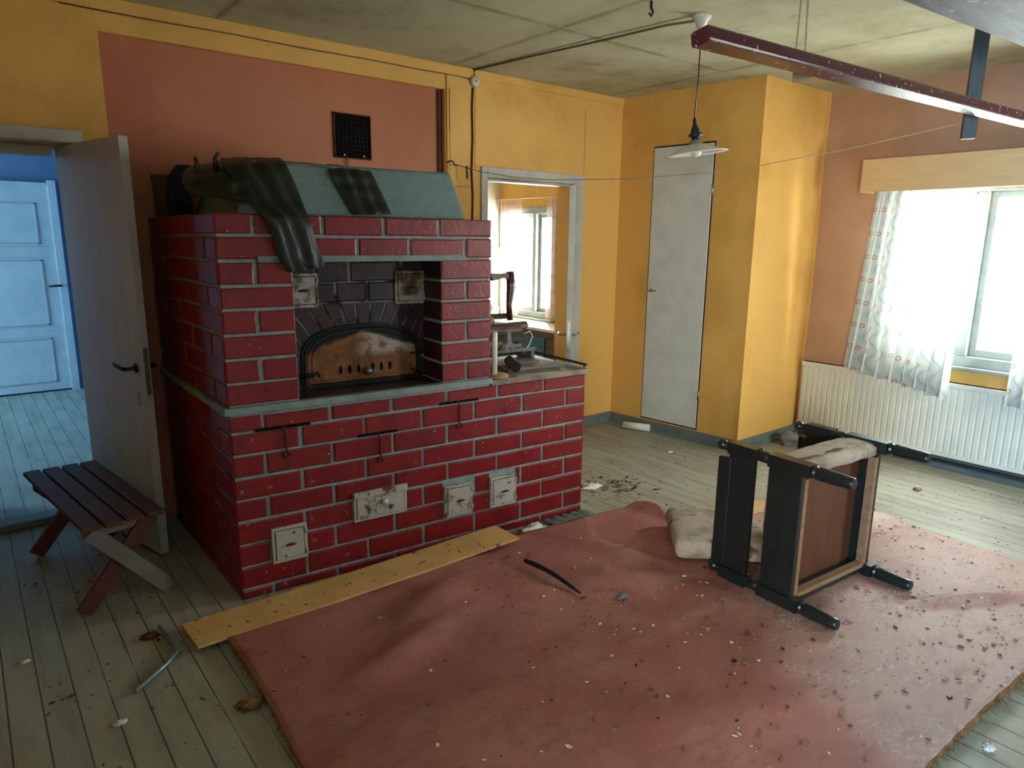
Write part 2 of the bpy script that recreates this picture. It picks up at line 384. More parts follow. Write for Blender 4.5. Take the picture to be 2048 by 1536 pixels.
# ------------------------------------------------------------------ room shell
D, HC, XW, YC = 1.19, 2.752, 4.66, -.054
XL, YF, YN = -3.0, -6.0, -4.1
mb = MB().box((-4.3, YN-.15, -.12), (XW+.22, 5.75, 0)).box((XL-.2, YF-.2, -.12), (2.45, YN-.15, 0)); st(mb.build('floor', 'floor'))
mb = MB().box((-4.3, YN-.15, HC), (XW+.22, 5.75, HC+.1)).box((XL-.2, YF-.2, HC), (2.45, YN-.15, HC+.1)); st(mb.build('ceiling', 'ceiling'))
mb = MB()
B2 = 1.64
mb.box((-4.5, D, 0), (-1.05, B2, HC)); mb.box((-1.05, D, 2.05), (-.30, B2, HC)); mb.box((-.30, D, 0), (-.145, B2, HC))
mb.box((-.145, D+.045, 0), (1.89, B2, HC), 1); mb.box((-.145, D, 2.594), (1.89, D+.045, HC))
mb.box((1.89, D, 0), (2.245, 1.36, HC)); mb.box((2.245, D, 2.04), (3.10, 1.36, HC)); mb.box((3.10, D, 0), (XW, 1.36, HC))
st(mb.build('wall_back', ['yellow', 'orange']))
# outer wall with its window openings: (y0, y1, z0, z1)
WIN = [(-1.88, -.70, .80, 1.99), (3.12, 4.12, .70, 1.93)]
FWIN = [(3.35, 4.1, .85, 2.05)]
LWIN = (-5.5, -3.3, .65, 2.15)
def wall_with_holes(mb, holes, ya, yb, x0, x1, m):
    ys = sorted(holes); y = ya
    for h in ys:
        mb.box((x0, y, 0), (x1, h[0], HC), m); mb.box((x0, h[0], 0), (x1, h[1], h[2]), m); mb.box((x0, h[0], h[3]), (x1, h[1], HC), m); y = h[1]
    mb.box((x0, y, 0), (x1, yb, HC), m)
mb = MB(); wall_with_holes(mb, WIN[:1], YN-.15, 1.19, XW, XW+.22, 0); st(mb.build('wall_right', 'tan'))
mb = MB(); wall_with_holes(mb, WIN[1:], 1.19, 5.6, XW, XW+.13, 0); st(mb.build('wall_kitchen_right', 'yellow'))
CX0, CX1 = 3.655, 3.765                            # closet: its front stands a little askew
cl = MB().prism([(CX0, D), (CX1, YC), (XW, YC), (XW, D)], 0, HC); st(cl.build('wall_closet', 'yellow'))
mb = MB(); wall_with_holes(mb, [LWIN], YF, -2.8, XL-.15, XL, 0); mb.box((XL, -2.95, 0), (-1.35, -2.8, HC)); mb.box((-1.5, -2.8, 0), (-1.35, D, HC)); st(mb.build('wall_left', 'yellow'))  # inner partition is unseen, added to block light from the oven side
mb = MB(); xx_ = 2.3
for h in FWIN: mb.box((xx_, YN-.15, 0), (h[0], YN, HC)); mb.box((h[0], YN-.15, 0), (h[1], YN, h[2])); mb.box((h[0], YN-.15, h[3]), (h[1], YN, HC)); xx_ = h[1]
mb.box((xx_, YN-.15, 0), (XW, YN, HC)); mb.box((2.3, YF, 0), (2.45, YN-.15, HC)); mb.box((XL-.15, YF-.2, 0), (2.45, YF, HC)); st(mb.build('wall_front', 'tan'))  # nook wall is unseen, shaped so daylight falls off to the left
# hall behind the left door
HY = 5.48
mb = MB(); mb.box((-4.25, HY, 0), (.55, HY+.15, HC)); st(mb.build('wall_hall_back', 'blue_wall'))
HW = (3.95, 5.15, .45, 2.4)
mb = MB(); wall_with_holes(mb, [HW], 1.64, HY, -4.25, -4.1, 0); st(mb.build('wall_hall_left', 'blue_wall'))
st(MB().box((-1.15, 1.64, 0), (-1.0, 2.12, HC)).build('wall_hall_side', 'blue_wall'))  # unseen partition, added to keep hall window light off the door leaf
st(MB().box((.35, 1.64, 0), (.5, HY, HC)).build('wall_hall_right', 'blue_wall'))
# kitchen behind the right door
st(MB().box((1.7, 4.16, 0), (XW, 4.3, HC)).build('wall_kitchen_left', 'cream'))
st(MB().box((1.55, 1.36, 0), (1.7, 4.3, HC)).build('wall_kitchen_back', 'cream'))
# trims
def rail(name, m, boxes, bev=.004):
    mb = MB()
    for a, b in boxes: mb.box(a, b)
    return st(mb.build(name, m, bevel=bev))
rail('trim_1', 'yellow', [((XL, D-.016, 2.69), (2.11, D, HC)), ((2.135, D-.014, 2.695), (CX0, D, HC))])
rail('trim_2', 'yellow', [((1.90, D-.012, 0), (2.12, D, 2.69))])
rail('trim_3', 'trim_grey', [((2.19, D-.02, 0), (2.245, D+.01, 2.115)), ((3.10, D-.02, 0), (3.215, D+.005, 2.115)), ((2.245, D-.02, 2.04), (3.10, D+.01, 2.115)),
     ((2.245, D+.01, 0), (2.262, D+.12, 2.04)), ((2.262, D+.01, 2.022), (3.085, D+.12, 2.04))])
rail('trim_4', 'trim_grey', [((-1.10, D-.02, 2.05), (-.262, D+.004, 2.112)), ((-.30, D-.02, 0), (-.262, D+.002, 2.05)), ((-1.10, D-.02, 0), (-1.05, D+.004, 2.05)),
     ((-1.0, 1.36, 2.0), (-.38, 1.46, 2.05)), ((-.345, 1.42, 0), (-.30, 1.52, 2.05)), ((-1.05, 1.36, 0), (-1.0, 1.5, 2.05))])
rail('trim_5', 'plinth', [((-1.05, 1.50, 0), (-.30, 1.63, .045))], .01)
rail('baseboard_back', 'plinth', [((3.215, D-.018, 0), (3.64, D, .088))])
rail('baseboard_right', 'plinth', [((XW-.02, YN, 0), (XW, YC, .075)), ((XW-.045, YN, 0), (XW-.02, YC-.02, .035))])
mb = MB(); n_ = Vector((-(YC-D), (CX1-CX0), 0)).normalized() * -1
p, q = Vector((CX0, D, 0)), Vector((CX1, YC, 0))
def cf(t, z, off): return p.lerp(q, t) + n_*off + Vector((0, 0, z))       # a point on the closet front
def slab(mb, t0, t1, z0, z1, o0, o1, m=0):
    vs = [cf(t, z, o) for z in (z0, z1) for t, o in ((t0, o0), (t1, o0), (t1, o1), (t0, o1))]
    mb.add(vs, [(0,1,2,3),(4,7,6,5),(0,4,5,1),(1,5,6,2),(2,6,7,3),(3,7,4,0)], m)
slab(mb, 0, 1.012, 0, .085, 0, .018); slab(mb, 0, 1.02, 0, .03, 0, .035)
mb.box((CX1-.015, YC-.018, 0), (XW, YC, .085)); mb.box((CX1-.02, YC-.035, 0), (XW, YC, .03)); st(mb.build('baseboard_closet', 'plinth', bevel=.004))
mb = MB(); mb.box((CX1-.006, YC-.004, .085), (CX1+.012, YC+.004, HC)); mb.box((XW-.03, YC-.012, .08), (XW, YC, HC)); st(mb.build('trim_6', 'yellow', bevel=.002))
# dark brown strip painting in the shade of the recess reveal, and split boards
rail('trim_8', 'yellow', [((XW-.006, -2.3, .60), (XW, -.62, .736))], .001)
rail('trim_7', 'brown_edge', [((1.855, D+.03, 1.7), (1.89, D+.046, 2.594))], .002)
mb = MB()
for (x0, x1, z0, z1) in ((2.139, 2.142, 2.1, 2.685), (3.222, 3.2245, 2.13, 2.62), (1.918, 1.923, 2.33, 2.60), (1.921, 1.9235, 2.12, 2.33), (1.9, 2.119, 1.965, 1.9675)): yy = D-.0135 if x0 < 2.12 else (D-.0015 if x0 > 2.13 else D-.001); mb.box((x0, yy, z0), (x1, yy+.004, z1))
for z in [2.12+.075*i for i in range(7)]: mb.box((2.147, D-.003, z), (2.151, D, z+.004))
st(mb.build('trim_9', 'brown_edge'))
# ------------------------------------------------------------------ doors
def tt(u, v):                                       # closet-front parameter and height of a surveyed point
    P = on(u, v, tuple(n_), n_.dot(p)); return ((P-p).dot(q-p)/(q-p).length_squared, P.z)
t0, zt = tt(1311, 297); t1, _ = tt(1430, 292); _, zb = tt(1284, 832)
d2 = struct_empty('door_2', cf((t0+t1)/2, zb, 0)); d2['label'] = 'narrow flush white closet door in the yellow closet front'
mb = MB(); slab(mb, t0-.008, t1+.008, zb-.012, zt+.012, -.002, .003); mb.build('door_gap', 'dark_gap', d2, local=False)
mb = MB(); slab(mb, t0, t1, zb, zt, 0, .010); mb.build('door_leaf', 'white', d2, local=False, bevel=.002)
th, zh = tt(1302, 582)
mb = MB(); c = cf(t0+.03, 1.20, .012); mb.lathe([(.016, 0), (.016, .006), (.008, .008), (.008, .03)], 12, 0, Matrix.Translation(c) @ n_.to_track_quat('Z', 'Y').to_matrix().to_4x4())
mb.bar(c + n_*.03 + Vector((0, .008, 0)), c + n_*.03 + Vector((0, -.07, 0)), .014, .012); mb.build('handle', 'steel', d2, local=False, bevel=.003)
for z in (1.95, .35):
    mb = MB(); a = cf(t1+.006, z, .006); mb.tube([a, a+Vector((0, 0, .075))], .009, 10); mb.build('hinge', 'steel', d2, local=False)
# left door leaf, swung into the room
H0 = Vector((-.368, 1.36, .02)); F0 = Vector((-.196, .6646, .02)); dl = (F0-H0); L = dl.length; ang = math.atan2(dl.y, dl.x)
d1 = struct_empty('door_1', H0, ang); d1['label'] = 'open flush grey-white door standing out into the room behind the bench'
mb = MB(); mb.box((0, 0, 0), (L, .042, 2.027)); mb.build('door_leaf', 'door_grey', d1, bevel=.003)
mb = MB(); mb.box((L-.001, .012, .83), (L+.002, .034, 1.06)); mb.box((L, .016, .98), (L+.008, .030, 1.0)); mb.build('lock_plate', 'steel', d1)
mb = MB(); hz = .96
mb.lathe([(.024, 0), (.024, .006), (.009, .009), (.009, .05)], 12, 0, Matrix.Translation((L-.06, 0, hz)) @ Matrix.Rotation(PI/2, 4, 'X'))
mb.tube([(L-.06, -.05, hz), (L-.08, -.055, hz), (L-.15, -.052, hz+.004), (L-.185, -.05, hz+.012)], [.010, .010, .009, .008], 10)
mb.lathe([(.024, 0), (.024, .006), (.009, .009), (.009, .05)], 12, 0, Matrix.Translation((L-.06, .042, hz)) @ Matrix.Rotation(-PI/2, 4, 'X'))
mb.tube([(L-.06, .092, hz), (L-.15, .094, hz), (L-.18, .092, hz+.01)], [.01, .009, .008], 10)
mb.build('handle', 'iron', d1)
mb = MB(); mb.lathe([(.013, 0), (.013, .004), (.005, .005), (.005, .0)], 10, 0, Matrix.Translation((L-.06, 0, hz-.16)) @ Matrix.Rotation(PI/2, 4, 'X')); mb.box((L-.072, -.004, hz-.19), (L-.048, 0, hz-.12)); mb.build('keyhole_plate', 'steel', d1)
# kitchen door leaf, open edge-on
KH = Vector((3.113, D-.022, .03)); ka = math.atan2(-4.13+.0, -3.92)
d3 = struct_empty('door_3', KH, ka); d3['label'] = 'kitchen door leaf standing open edge-on at the right jamb'
mb = MB(); mb.box((0, -.042, 0), (.80, 0, 1.945)); mb.build('door_leaf', 'trim_grey', d3, bevel=.003)
mb = MB(); mb.box((.799, -.032, .78), (.803, -.010, 1.01)); mb.build('lock_plate', 'steel', d3)
mb = MB()
for sgn, y0 in ((-1, -.042), (1, 0)):
    mb.tube([(.74, y0, .90), (.74, y0+sgn*.045, .90), (.72, y0+sgn*.05, .90), (.62, y0+sgn*.05, .90)], .009, 8)
mb.build('handle', 'steel', d3)
# hall door
d4 = struct_empty('door_4', (-.55, HY, 0)); d4['label'] = 'panelled white door at the far end of the hall'
x0, x1, zt = -1.05, -.03, 2.066
mb = MB(); mb.box((x0, HY-.035, .02), (x1, HY, zt)); mb.box((x1, HY-.05, 0), (x1+.07, HY, zt+.06)); mb.box((x0-.07, HY-.05, 0), (x0, HY, zt+.06)); mb.box((x0, HY-.05, zt), (x1, HY, zt+.035))
def hz_(y): return onY(50, y, HY).z
for ya, yb in ((405, 488), (519, 652), (678, 768)):
    za, zb = hz_(yb), hz_(ya)
    for a, b in (((x0+.12, HY-.041, za), (x1-.12, HY-.034, za+.014)), ((x0+.12, HY-.041, zb-.014), (x1-.12, HY-.034, zb)), ((x0+.12, HY-.041, za), (x0+.134, HY-.034, zb)), ((x1-.134, HY-.041, za), (x1-.12, HY-.034, zb))): mb.box(a, b, 1)
for y in (493, 515, 655, 675):
    z = hz_(y); mb.box((x0+.02, HY-.0365, z-.004), (x1-.05, HY-.034, z+.004), 1)
mb.build('door_leaf', ['white', 'trim_grey'], d4, local=False, bevel=.002)
P = onY(118, 571, HY-.07); mb = MB(); mb.tube([(P.x+.02, HY-.03, P.z), (P.x+.02, HY-.08, P.z), (P.x-.09, HY-.085, P.z-.005)], .011, 8); mb.build('handle', 'iron', d4, local=False)
# ------------------------------------------------------------------ windows
def window(name, y0, y1, z0, z1, mull, sill=True, x=XW):
    w = struct_empty(name, (x, (y0+y1)/2, z0)); xa, xb = x+.05, x+.14
    mb = MB()
    mb.box((x-.012, y0-.05, z0-.04), (xb, y0+.035, z1+.05)); mb.box((x-.012, y1-.035, z0-.04), (xb, y1+.05, z1+.05))
    mb.box((x-.012, y0+.035, z1-.03), (xb, y1-.035, z1+.05)); mb.box((x-.012, y0+.035, z0-.04), (xb, y1-.035, z0+.03))
    for m in mull: mb.box((x-.006, m-.03, z0+.03), (xb, m+.03, z1-.03))
    mb.build('frame', 'window_paint', w, local=False, bevel=.004)
    ys = [y0+.035] + [k for m in mull for k in (m-.03, m+.03)] + [y1-.035]
    for i in range(0, len(ys), 2):
        a, b = ys[i], ys[i+1]; za, zb = z0+.03, z1-.03
        mb = MB()
        for A, B in (((xa, a, za), (xb-.02, a+.045, zb)), ((xa, b-.045, za), (xb-.02, b, zb)), ((xa, a+.045, za), (xb-.02, b-.045, za+.05)), ((xa, a+.045, zb-.045), (xb-.02, b-.045, zb))): mb.box(A, B)
        s_ = mb.build('sash', 'window_paint', w, local=False, bevel=.004)
        mb = MB(); mb.box((xa+.03, a+.04, za+.045), (xa+.034, b-.04, zb-.04)); g = mb.build('pane', 'glass', s_, local=True)
        inv = PM[w.name].inverted(); g.data.transform(inv)
    if sill:
        mb = MB(); mb.box((x-.06, y0-.06, z0-.065), (x+.05, y1+.06, z0-.04)); mb.build('sill', 'window_paint', w, local=False, bevel=.006)
    return w
window('window_1', -1.88, -.70, .80, 1.99, [-1.205])
window('window_2', 3.12, 4.12, .70, 1.93, [3.47])
for k_, h in enumerate(FWIN):  # unseen nook window, added to brighten the right of the room
    w5 = struct_empty('window_%d' % (3+k_), ((h[0]+h[1])/2, YN, h[2])); mb = MB(); xm = (h[0]+h[1])/2
    for a, b in (((h[0]-.04, h[2]-.04), (h[0]+.07, h[3]+.04)), ((h[1]-.07, h[2]-.04), (h[1]+.04, h[3]+.04)), ((xm-.05, h[2]), (xm+.05, h[3])), ((h[0], h[2]-.04), (h[1], h[2]+.07)), ((h[0], h[3]-.07), (h[1], h[3]+.04))): mb.box((a[0], YN-.12, a[1]), (b[0], YN+.012, b[1]))
    mb.build('frame', 'white', w5, local=False, bevel=.004)
    for a, b in ((h[0]+.06, xm-.045), (xm+.045, h[1]-.06)): mb = MB(); mb.box((a, YN-.07, h[2]+.06), (b, YN-.066, h[3]-.06)); mb.build('pane', 'glass', w5, local=False)
window('window_5', LWIN[0], LWIN[1], LWIN[2], LWIN[3], [-4.4], False, XL-.14)  # unseen window behind the camera, added to light left-facing surfaces
window('window_4', HW[0], HW[1], HW[2], HW[3], [4.55], False, -4.24)  # unseen hall window, added to give the hall its blue daylight
# ------------------------------------------------------------------ masonry oven
ov = thing('masonry_oven', 'red painted brick baking oven with grey joints and attached cooking range', 'oven', (0, 0, 0), SY)
def brick(mb, o, ux, uz, un, a0, a1, z0, z1, dep=.006, m=0):
    """a brick face standing proud of the mortar; o origin, ux along, un outward"""
    j = lambda s: random.uniform(-s, s)
    c = .005; pts = []
    a0 += j(.002); a1 += j(.002); z0 += j(.002); z1 += j(.002); d = dep + j(.0015)
    for k, (dd, ins) in enumerate(((-.004, 0), (d-.003, 0), (d, c))):
        for a, z in ((a0+ins, z0+ins), (a1-ins, z0+ins), (a1-ins, z1-ins), (a0+ins, z1-ins)):
            pts.append(o + ux*(a+j(.0012)) + uz*(z+j(.0012)) + un*dd)
    fs = [(8, 9, 10, 11)]
    for k in (0, 4): fs += [(k+i, k+(i+1) % 4, k+4+(i+1) % 4, k+4+i) for i in range(4)]
    mb.add(pts, fs, m)
EX, EY, EZ = Vector((1, 0, 0)), Vector((0, 1, 0)), Vector((0, 0, 1))
JT = .0085
def course(mb, o, ux, un, a0, a1, z0, z1, joints, skip=(), m=0):
    js = [a0] + [j for j in joints if a0+.02 < j < a1-.02] + [a1]
    for i in range(len(js)-1):
        l = js[i] + (JT if i else 0); r = js[i+1] - (JT if i < len(js)-2 else 0)
        segs = [(l, r)]
        for (s0, s1, sz0, sz1) in skip:
            if sz0 < (z0+z1)/2 < sz1:
                ns = []
                for x, y in segs:
                    if s1 <= x or s0 >= y: ns.append((x, y)); continue
                    if s0-x > .012: ns.append((x, s0))
                    if y-s1 > .012: ns.append((s1, y))
                segs = ns
        for x, y in segs: brick(mb, o, ux, EZ, un, x, y, z0, z1, m=m)
LOWZ = [-.02, .047, .154, .26, .367, .468, .569, .674, .777, .862]
UPZ = [.893, .994, 1.098, 1.203, 1.307, 1.406, 1.511, 1.613, 1.702]
HATCH = [(.137, .298, .143, .313), (.527, .806, .256, .405), (1.023, 1.190, .169, .340), (1.304, 1.470, .164, .336)]
O0 = Vector((0, 0, 0)); W = 1.95; WU = 1.305; DEPL = 1.16
LD = Vector((math.sin(SY), math.cos(SY), 0)); LN = Vector((-math.cos(SY), math.sin(SY), 0)); LXB = DEPL*math.tan(SY)
def lx(y): return y*math.tan(SY)
def core(mb, y1, z0, z1, x1): mb.prism([(.004, .004), (x1, .004), (x1, y1), (.004+lx(y1), y1)], z0, z1, 'z', 1)
# lower brickwork: mortar core + bricks on front, left side and right side of the range
mb = MB()
core(mb, DEPL, 0, .86, WU); mb.box((WU, .004, 0), (W-.004, .57, .847), 1)
for k in range(len(LOWZ)-1):
    z0, z1 = LOWZ[k]+.007 if k else 0.0, LOWZ[k+1]-.007
    top = k == len(LOWZ)-2
    off = .137 if (len(LOWZ)-2-k) % 2 == 0 else .297
    js = [off+.3035*i for i in range(-1, 8)]
    z1f = z1 if not top else .855
    course(mb, O0, EX, -EY, 0, W, z0, z1f if not top else .846, js, [(a-.004, b+.004, c, d) for a, b, c, d in HATCH])
    course(mb, LD*DEPL, -LD, LN, 0, DEPL, z0, z1f, [DEPL-(.29-off+.16)-.3035*i for i in range(5)][::-1])
    course(mb, Vector((W, 0, 0)), EY, EX, 0, .57, z0, z1 if not top else .846, [off+.02, off+.32])
mb.build('lower_brickwork', ['brick', 'mortar'], ov)
# upper brickwork around the baking niche
NX0, NX1, NZ1, ND = .30, 1.023, 1.502, .20
mb = MB()
core(mb, DEPL, .88, 1.696, NX0); mb.box((NX1, .004, .88), (WU-.004, DEPL, 1.696), 1); mb.box((NX0, .004, NZ1), (NX1, DEPL, 1.696), 1)
mb.box((NX0, ND+.05, .88), (NX1, DEPL, NZ1), 1)
for k in range(len(UPZ)-1):
    z0, z1 = UPZ[k]+.007, UPZ[k+1]-.007
    top = len(UPZ)-2-k
    if top == 0: z1 = 1.70
    if top in (0, 1):
        js = [.145, .440, .728, 1.010] if top == 0 else [.297, .598, .855, 1.158]
        course(mb, O0, EX, -EY, 0, WU, z0, z1, js)
    else:
        course(mb, O0, EX, -EY, 0, NX0, z0, z1, [.145] if top % 2 == 0 else [])
        course(mb, O0, EX, -EY, NX1, WU, z0, z1, [1.162] if top % 2 == 1 else [])
    off = .137 if top % 2 == 0 else .297
    course(mb, LD*DEPL, -LD, LN, 0, DEPL, z0, z1, [DEPL-(.29-off+.16)-.3035*i for i in range(5)][::-1])
    course(mb, Vector((WU, 0, 0)), EY, EX, 0, DEPL, z0, z1, [off+.3035*i for i in range(4)])
mb.build('upper_brickwork', ['brick', 'mortar'], ov)
# niche lining: sooty back wall with a brick arch over the door
mb = MB(); mb.box((NX0, ND, .893), (NX1, ND+.05, NZ1), 1)
ON = Vector((0, ND, 0)); SN = -EY
for (za, zb, js) in ((1.403, 1.496, [.46, .625, .90]), (1.306, 1.394, [.555, .715, .88])):
    course(mb, ON, EX, SN, NX0+.004, NX1-.004, za, zb, js)
acx, acz, ri, ro = .685, .70, .50, .66
for i in range(13):
    a0 = PI/2 + (i-6.5)*.118; a1 = a0+.118-.022
    vs = []
    for dd in (0.004, -.006):
        for a, r in ((a0, ri), (a1, ri), (a1, ro), (a0, ro)):
            x = min(max(acx+r*math.cos(a)*(1 if r == ri else 1.05), NX0+.004), NX1-.004); z = acz + r*math.sin(a); vs.append((x, ND+dd, min(z, 1.295)))
    mb.add(vs, [(0,1,2,3),(7,6,5,4),(0,4,5,1),(1,5,6,2),(2,6,7,3),(3,7,4,0)], 0)
for z0, z1 in ((.9, 1.0), (1.012, 1.10)): brick(mb, ON, EX, EZ, SN, NX0+.004, .355, z0, z1); brick(mb, ON, EX, EZ, SN, .985, NX1-.003, z0, z1)
for k in range(2, 8):                                                # inner reveals of the niche
    z0, z1 = UPZ[k-2]+.007, min(UPZ[k-1]-.007, NZ1-.002)
    brick(mb, Vector((NX1, 0, 0)), EY, EZ, -EX, .0, ND, z0, z1, .004); brick(mb, Vector((NX0, 0, 0)), EY, EZ, EX, .0, ND, z0, z1, .004)
mb.build('niche_lining', ['brick_soot', 'mortar_soot'], ov)
mb = MB(); mb.box((NX0+.002, .004, .888), (NX1-.002, ND, .897)); mb.build('hearth_floor', 'hearth', ov)
# cement ledge, lintel, hood
mb = MB(); mb.prism([(-.022, -.020), (WU+.006, -.020), (WU+.006, DEPL), (-.022+lx(DEPL), DEPL)], .861, .893); mb.build('ledge', 'ledge', ov, bevel=.004)
mb = MB(); mb.box((.156, -.012, 1.503), (1.157, .12, 1.531)); mb.build('lintel', 'ledge', ov, bevel=.003)
mb = MB()
hx0, hx1 = .10, 1.20
bot = [(hx0, .05), (hx1, .05), (hx1, 1.14), (hx0, 1.14)]; topc = [(hx0+.10, .165), (hx1-.028, .165), (hx1-.02, 1.14), (hx0+.10, 1.14)]
vs = [(x, y, 1.70) for x, y in bot] + [(x, y, 1.935) for x, y in topc]
mb.add(vs, [(0,3,2,1),(4,5,6,7),(0,1,5,4),(1,2,6,5),(2,3,7,6),(3,0,4,7)]); mb.build('hood', 'plaster', ov, bevel=.022, seg=4)
# cooking range plate
mb = MB(); mb.box((WU+.004, -.016, .848), (W+.02, .585, .880)); cp = mb.build('cooktop', 'cooktop', ov, bevel=.004); 
mb = MB()
mb.tube([(W+.012, .0, .90), (W+.012, .575, .90), (WU+.05, .575, .90)], .008, 8)
for x, y in ((W+.012, .02), (W+.012, .3), (W+.012, .57), (1.7, .575), (1.45, .575)): mb.tube([(x, y, .878), (x, y, .90)], .005, 6)
r_ = mb.build('rail', 'iron', cp)
# oven door in the niche
def arch(cx, zb, w, zs, zt, n=20, r=.02):
    """door outline: flat bottom, straight sides to zs, shallow arch to zt"""
    pts = [(cx-w+r, zb), (cx+w-r, zb), (cx+w-.3*r, zb+.3*r), (cx+w, zb+r)]
    for i in range(n+1):
        a = PI*i/n; ca, sa = math.cos(a), math.sin(a)
        pts.append((cx + w*math.copysign(abs(ca)**.75, ca), zs + (zt-zs)*abs(sa)**.9))
    pts += [(cx-w, zb+r), (cx-w+.3*r, zb+.3*r)]
    return pts
mb = MB()
dcx = .682
po = arch(dcx, .893, .312, 1.045, 1.195); pi_ = arch(dcx, .915, .285, 1.04, 1.175)
def ring(mb, A, B, y0, y1, m=0):
    n = len(A); vs = [(x, y1, z) for x, z in A] + [(x, y0, z) for x, z in A] + [(x, y0, z) for x, z in B] + [(x, y1, z) for x, z in B]
    fs = []
    for i in range(n):
        j = (i+1) % n; fs += [(i, j, n+j, n+i), (n+i, n+j, 2*n+j, 2*n+i), (2*n+i, 2*n+j, 3*n+j, 3*n+i)]
    mb.add(vs, fs, m)
ring(mb, po, pi_, ND-.022, ND+.002); ring(mb, arch(dcx, .903, .300, 1.043, 1.186), arch(dcx, .909, .292, 1.042, 1.18), ND-.030, ND-.020)
fr = mb.build('door_frame', 'iron', ov, bevel=.003)
mb = MB(); pd = arch(dcx, .917, .283, 1.04, 1.173)
mb.prism(pd, ND-.018, ND+.0, 'y'); ring(mb, arch(dcx, .930, .262, 1.035, 1.158), arch(dcx, .938, .252, 1.03, 1.15), ND-.024, ND-.017)
od = mb.build('oven_door', 'oven_door', ov, bevel=.003)
for i, x in enumerate((.560, .606, .652, .726, .772, .818)):
    mb = MB(); mb.prism([(x+.010*math.cos(a)*.75, .975+.022*math.sin(a)) for a in [2*PI*k/12 for k in range(12)]], ND-.021, ND-.017, 'y'); mb.build('air_slot', 'soot', od)
mb = MB(); mb.lathe([(.022, 0), (.022, .006), (.012, .010), (.012, .022), (.02, .026), (.018, .036), (.0, .039)], 16, 0, Matrix.Translation((.697, ND-.018, .962)) @ Matrix.Rotation(PI/2, 4, 'X')); mb.build('knob', 'steel', od)
mb = MB(); mb.tube([(.36, ND-.03, .965), (.42, ND-.034, .965), (.445, ND-.034, .975), (.45, ND-.034, .955)], [.010, .009, .008, .006], 8); mb.build('latch', 'iron', od)
for z in (1.03, .945):
    mb = MB(); mb.tube([(.975, ND-.026, z-.02), (.975, ND-.026, z+.02)], .010, 8); mb.bar((.93, ND-.022, z), (.975, ND-.022, z), .014, .01); mb.build('hinge', 'iron', od)
# soot hatches in the niche and cleaning hatches on the base
def hatch(x0, x1, z0, z1, y, mat, name='cleaning_hatch', knob=True, wide=False, proud=.016, hinge=True):
    mb = MB(); t = .014
    for a, b in (((x0, z0), (x1, z0+t)), ((x0, z1-t), (x1, z1)), ((x0, z0+t), (x0+t, z1-t)), ((x1-t, z0+t), (x1, z1-t))): mb.box((a[0], y-proud, a[1]), (b[0], y+.002, b[1]))
    h = mb.build(name, mat, ov, bevel=.003)
    mb = MB(); mb.box((x0+t+.003, y-proud-.004, z0+t+.003), (x1-t-.003, y, z1-t-.003)); mb.box((x0+t, y-.003, z0+t), (x1-t, y-.001, z1-t), 1); d = mb.build('hatch_door', [mat, 'soot'], h, bevel=.003)
    cx, cz = (x0+x1)/2, (z0+z1)/2
    if wide:
        mb = MB(); mb.lathe([(.030, 0), (.030, .003), (.024, .003), (.024, .001)], 18, 0, Matrix.Translation((cx, y-proud-.004, cz-.025)) @ Matrix.Rotation(PI/2, 4, 'X')); mb.build('air_rosette', mat, h)
        mb = MB(); mb.box((x0, y-.028, z1-.03), (x1, y-.012, z1+.004)); mb.build('hood_strip', mat, h, bevel=.004)
        mb = MB(); mb.lathe([(.008, 0), (.008, .012), (.016, .016), (.014, .028), (0, .031)], 14, 0, Matrix.Translation((cx+.012, y-proud-.004, cz+.012)) @ Matrix.Rotation(PI/2, 4, 'X')); mb.build('knob', 'bakelite', h)
    else:
        mb = MB(); mb.tube([(cx-.022, y-proud-.012, cz-.002), (cx+.002, y-proud-.016, cz+.002), (cx+.024, y-proud-.012, cz)], [.004, .007, .004], 8); mb.build('knob', 'rust', h)
    if hinge:
        for z in (z0+.035, z1-.035):
            mb = MB(); mb.tube([(x1-.006, y-proud-.004, z-.012), (x1-.006, y-proud-.004, z+.012)], .006, 8); mb.build('hinge', mat, h)
    return h
for i, (a, b, c, d) in enumerate(HATCH):
    h = hatch(a, b, c, d, -.002, ('hatch_white', 'hatch', 'hatch', 'hatch')[i], 'cleaning_hatch' if i != 1 else 'ash_hatch', wide=(i == 1), hinge=(i != 1))
    if i == 0: h['label'] = 'white painted square hatch lowest on the oven front'
    if i == 1: h['label'] = 'wide rust-stained hatch with round draught disc'
hatch(.326, .470, 1.285, 1.445, ND, 'hatch_rusty', 'soot_hatch'); hatch(.859, 1.030-.008, 1.283, 1.448, ND, 'hatch_rusty', 'soot_hatch')
# damper slots and pull hooks
for (x0, x1, z, hx, hz0, hz1) in ((.101, .343, .782, .226, .784, .668), (.565, .771, .686, .672, .684, .563), (1.002, 1.229, .788, 1.112, .79, .672)):
    mb = MB(); mb.box((x0, -.0075, z-.008), (x1, -.001, z+.006)); mb.build('damper_slot', 'soot', ov)
    mb = MB(); mb.tube([(hx-.012, .0, hz0), (hx-.006, -.016, hz0-.004), (hx, -.018, hz0-.02), (hx+.003, -.013, (hz0+hz1)/2), (hx+.002, -.012, hz1)], .0042, 7)
    cz = hz1-.013; mb.tube([(hx+.002+.013*math.sin(2*PI*k/14), -.012, cz+.013*math.cos(2*PI*k/14)) for k in range(15)], .004, 6, cap=False); mb.build('damper_hook', 'rust', ov)
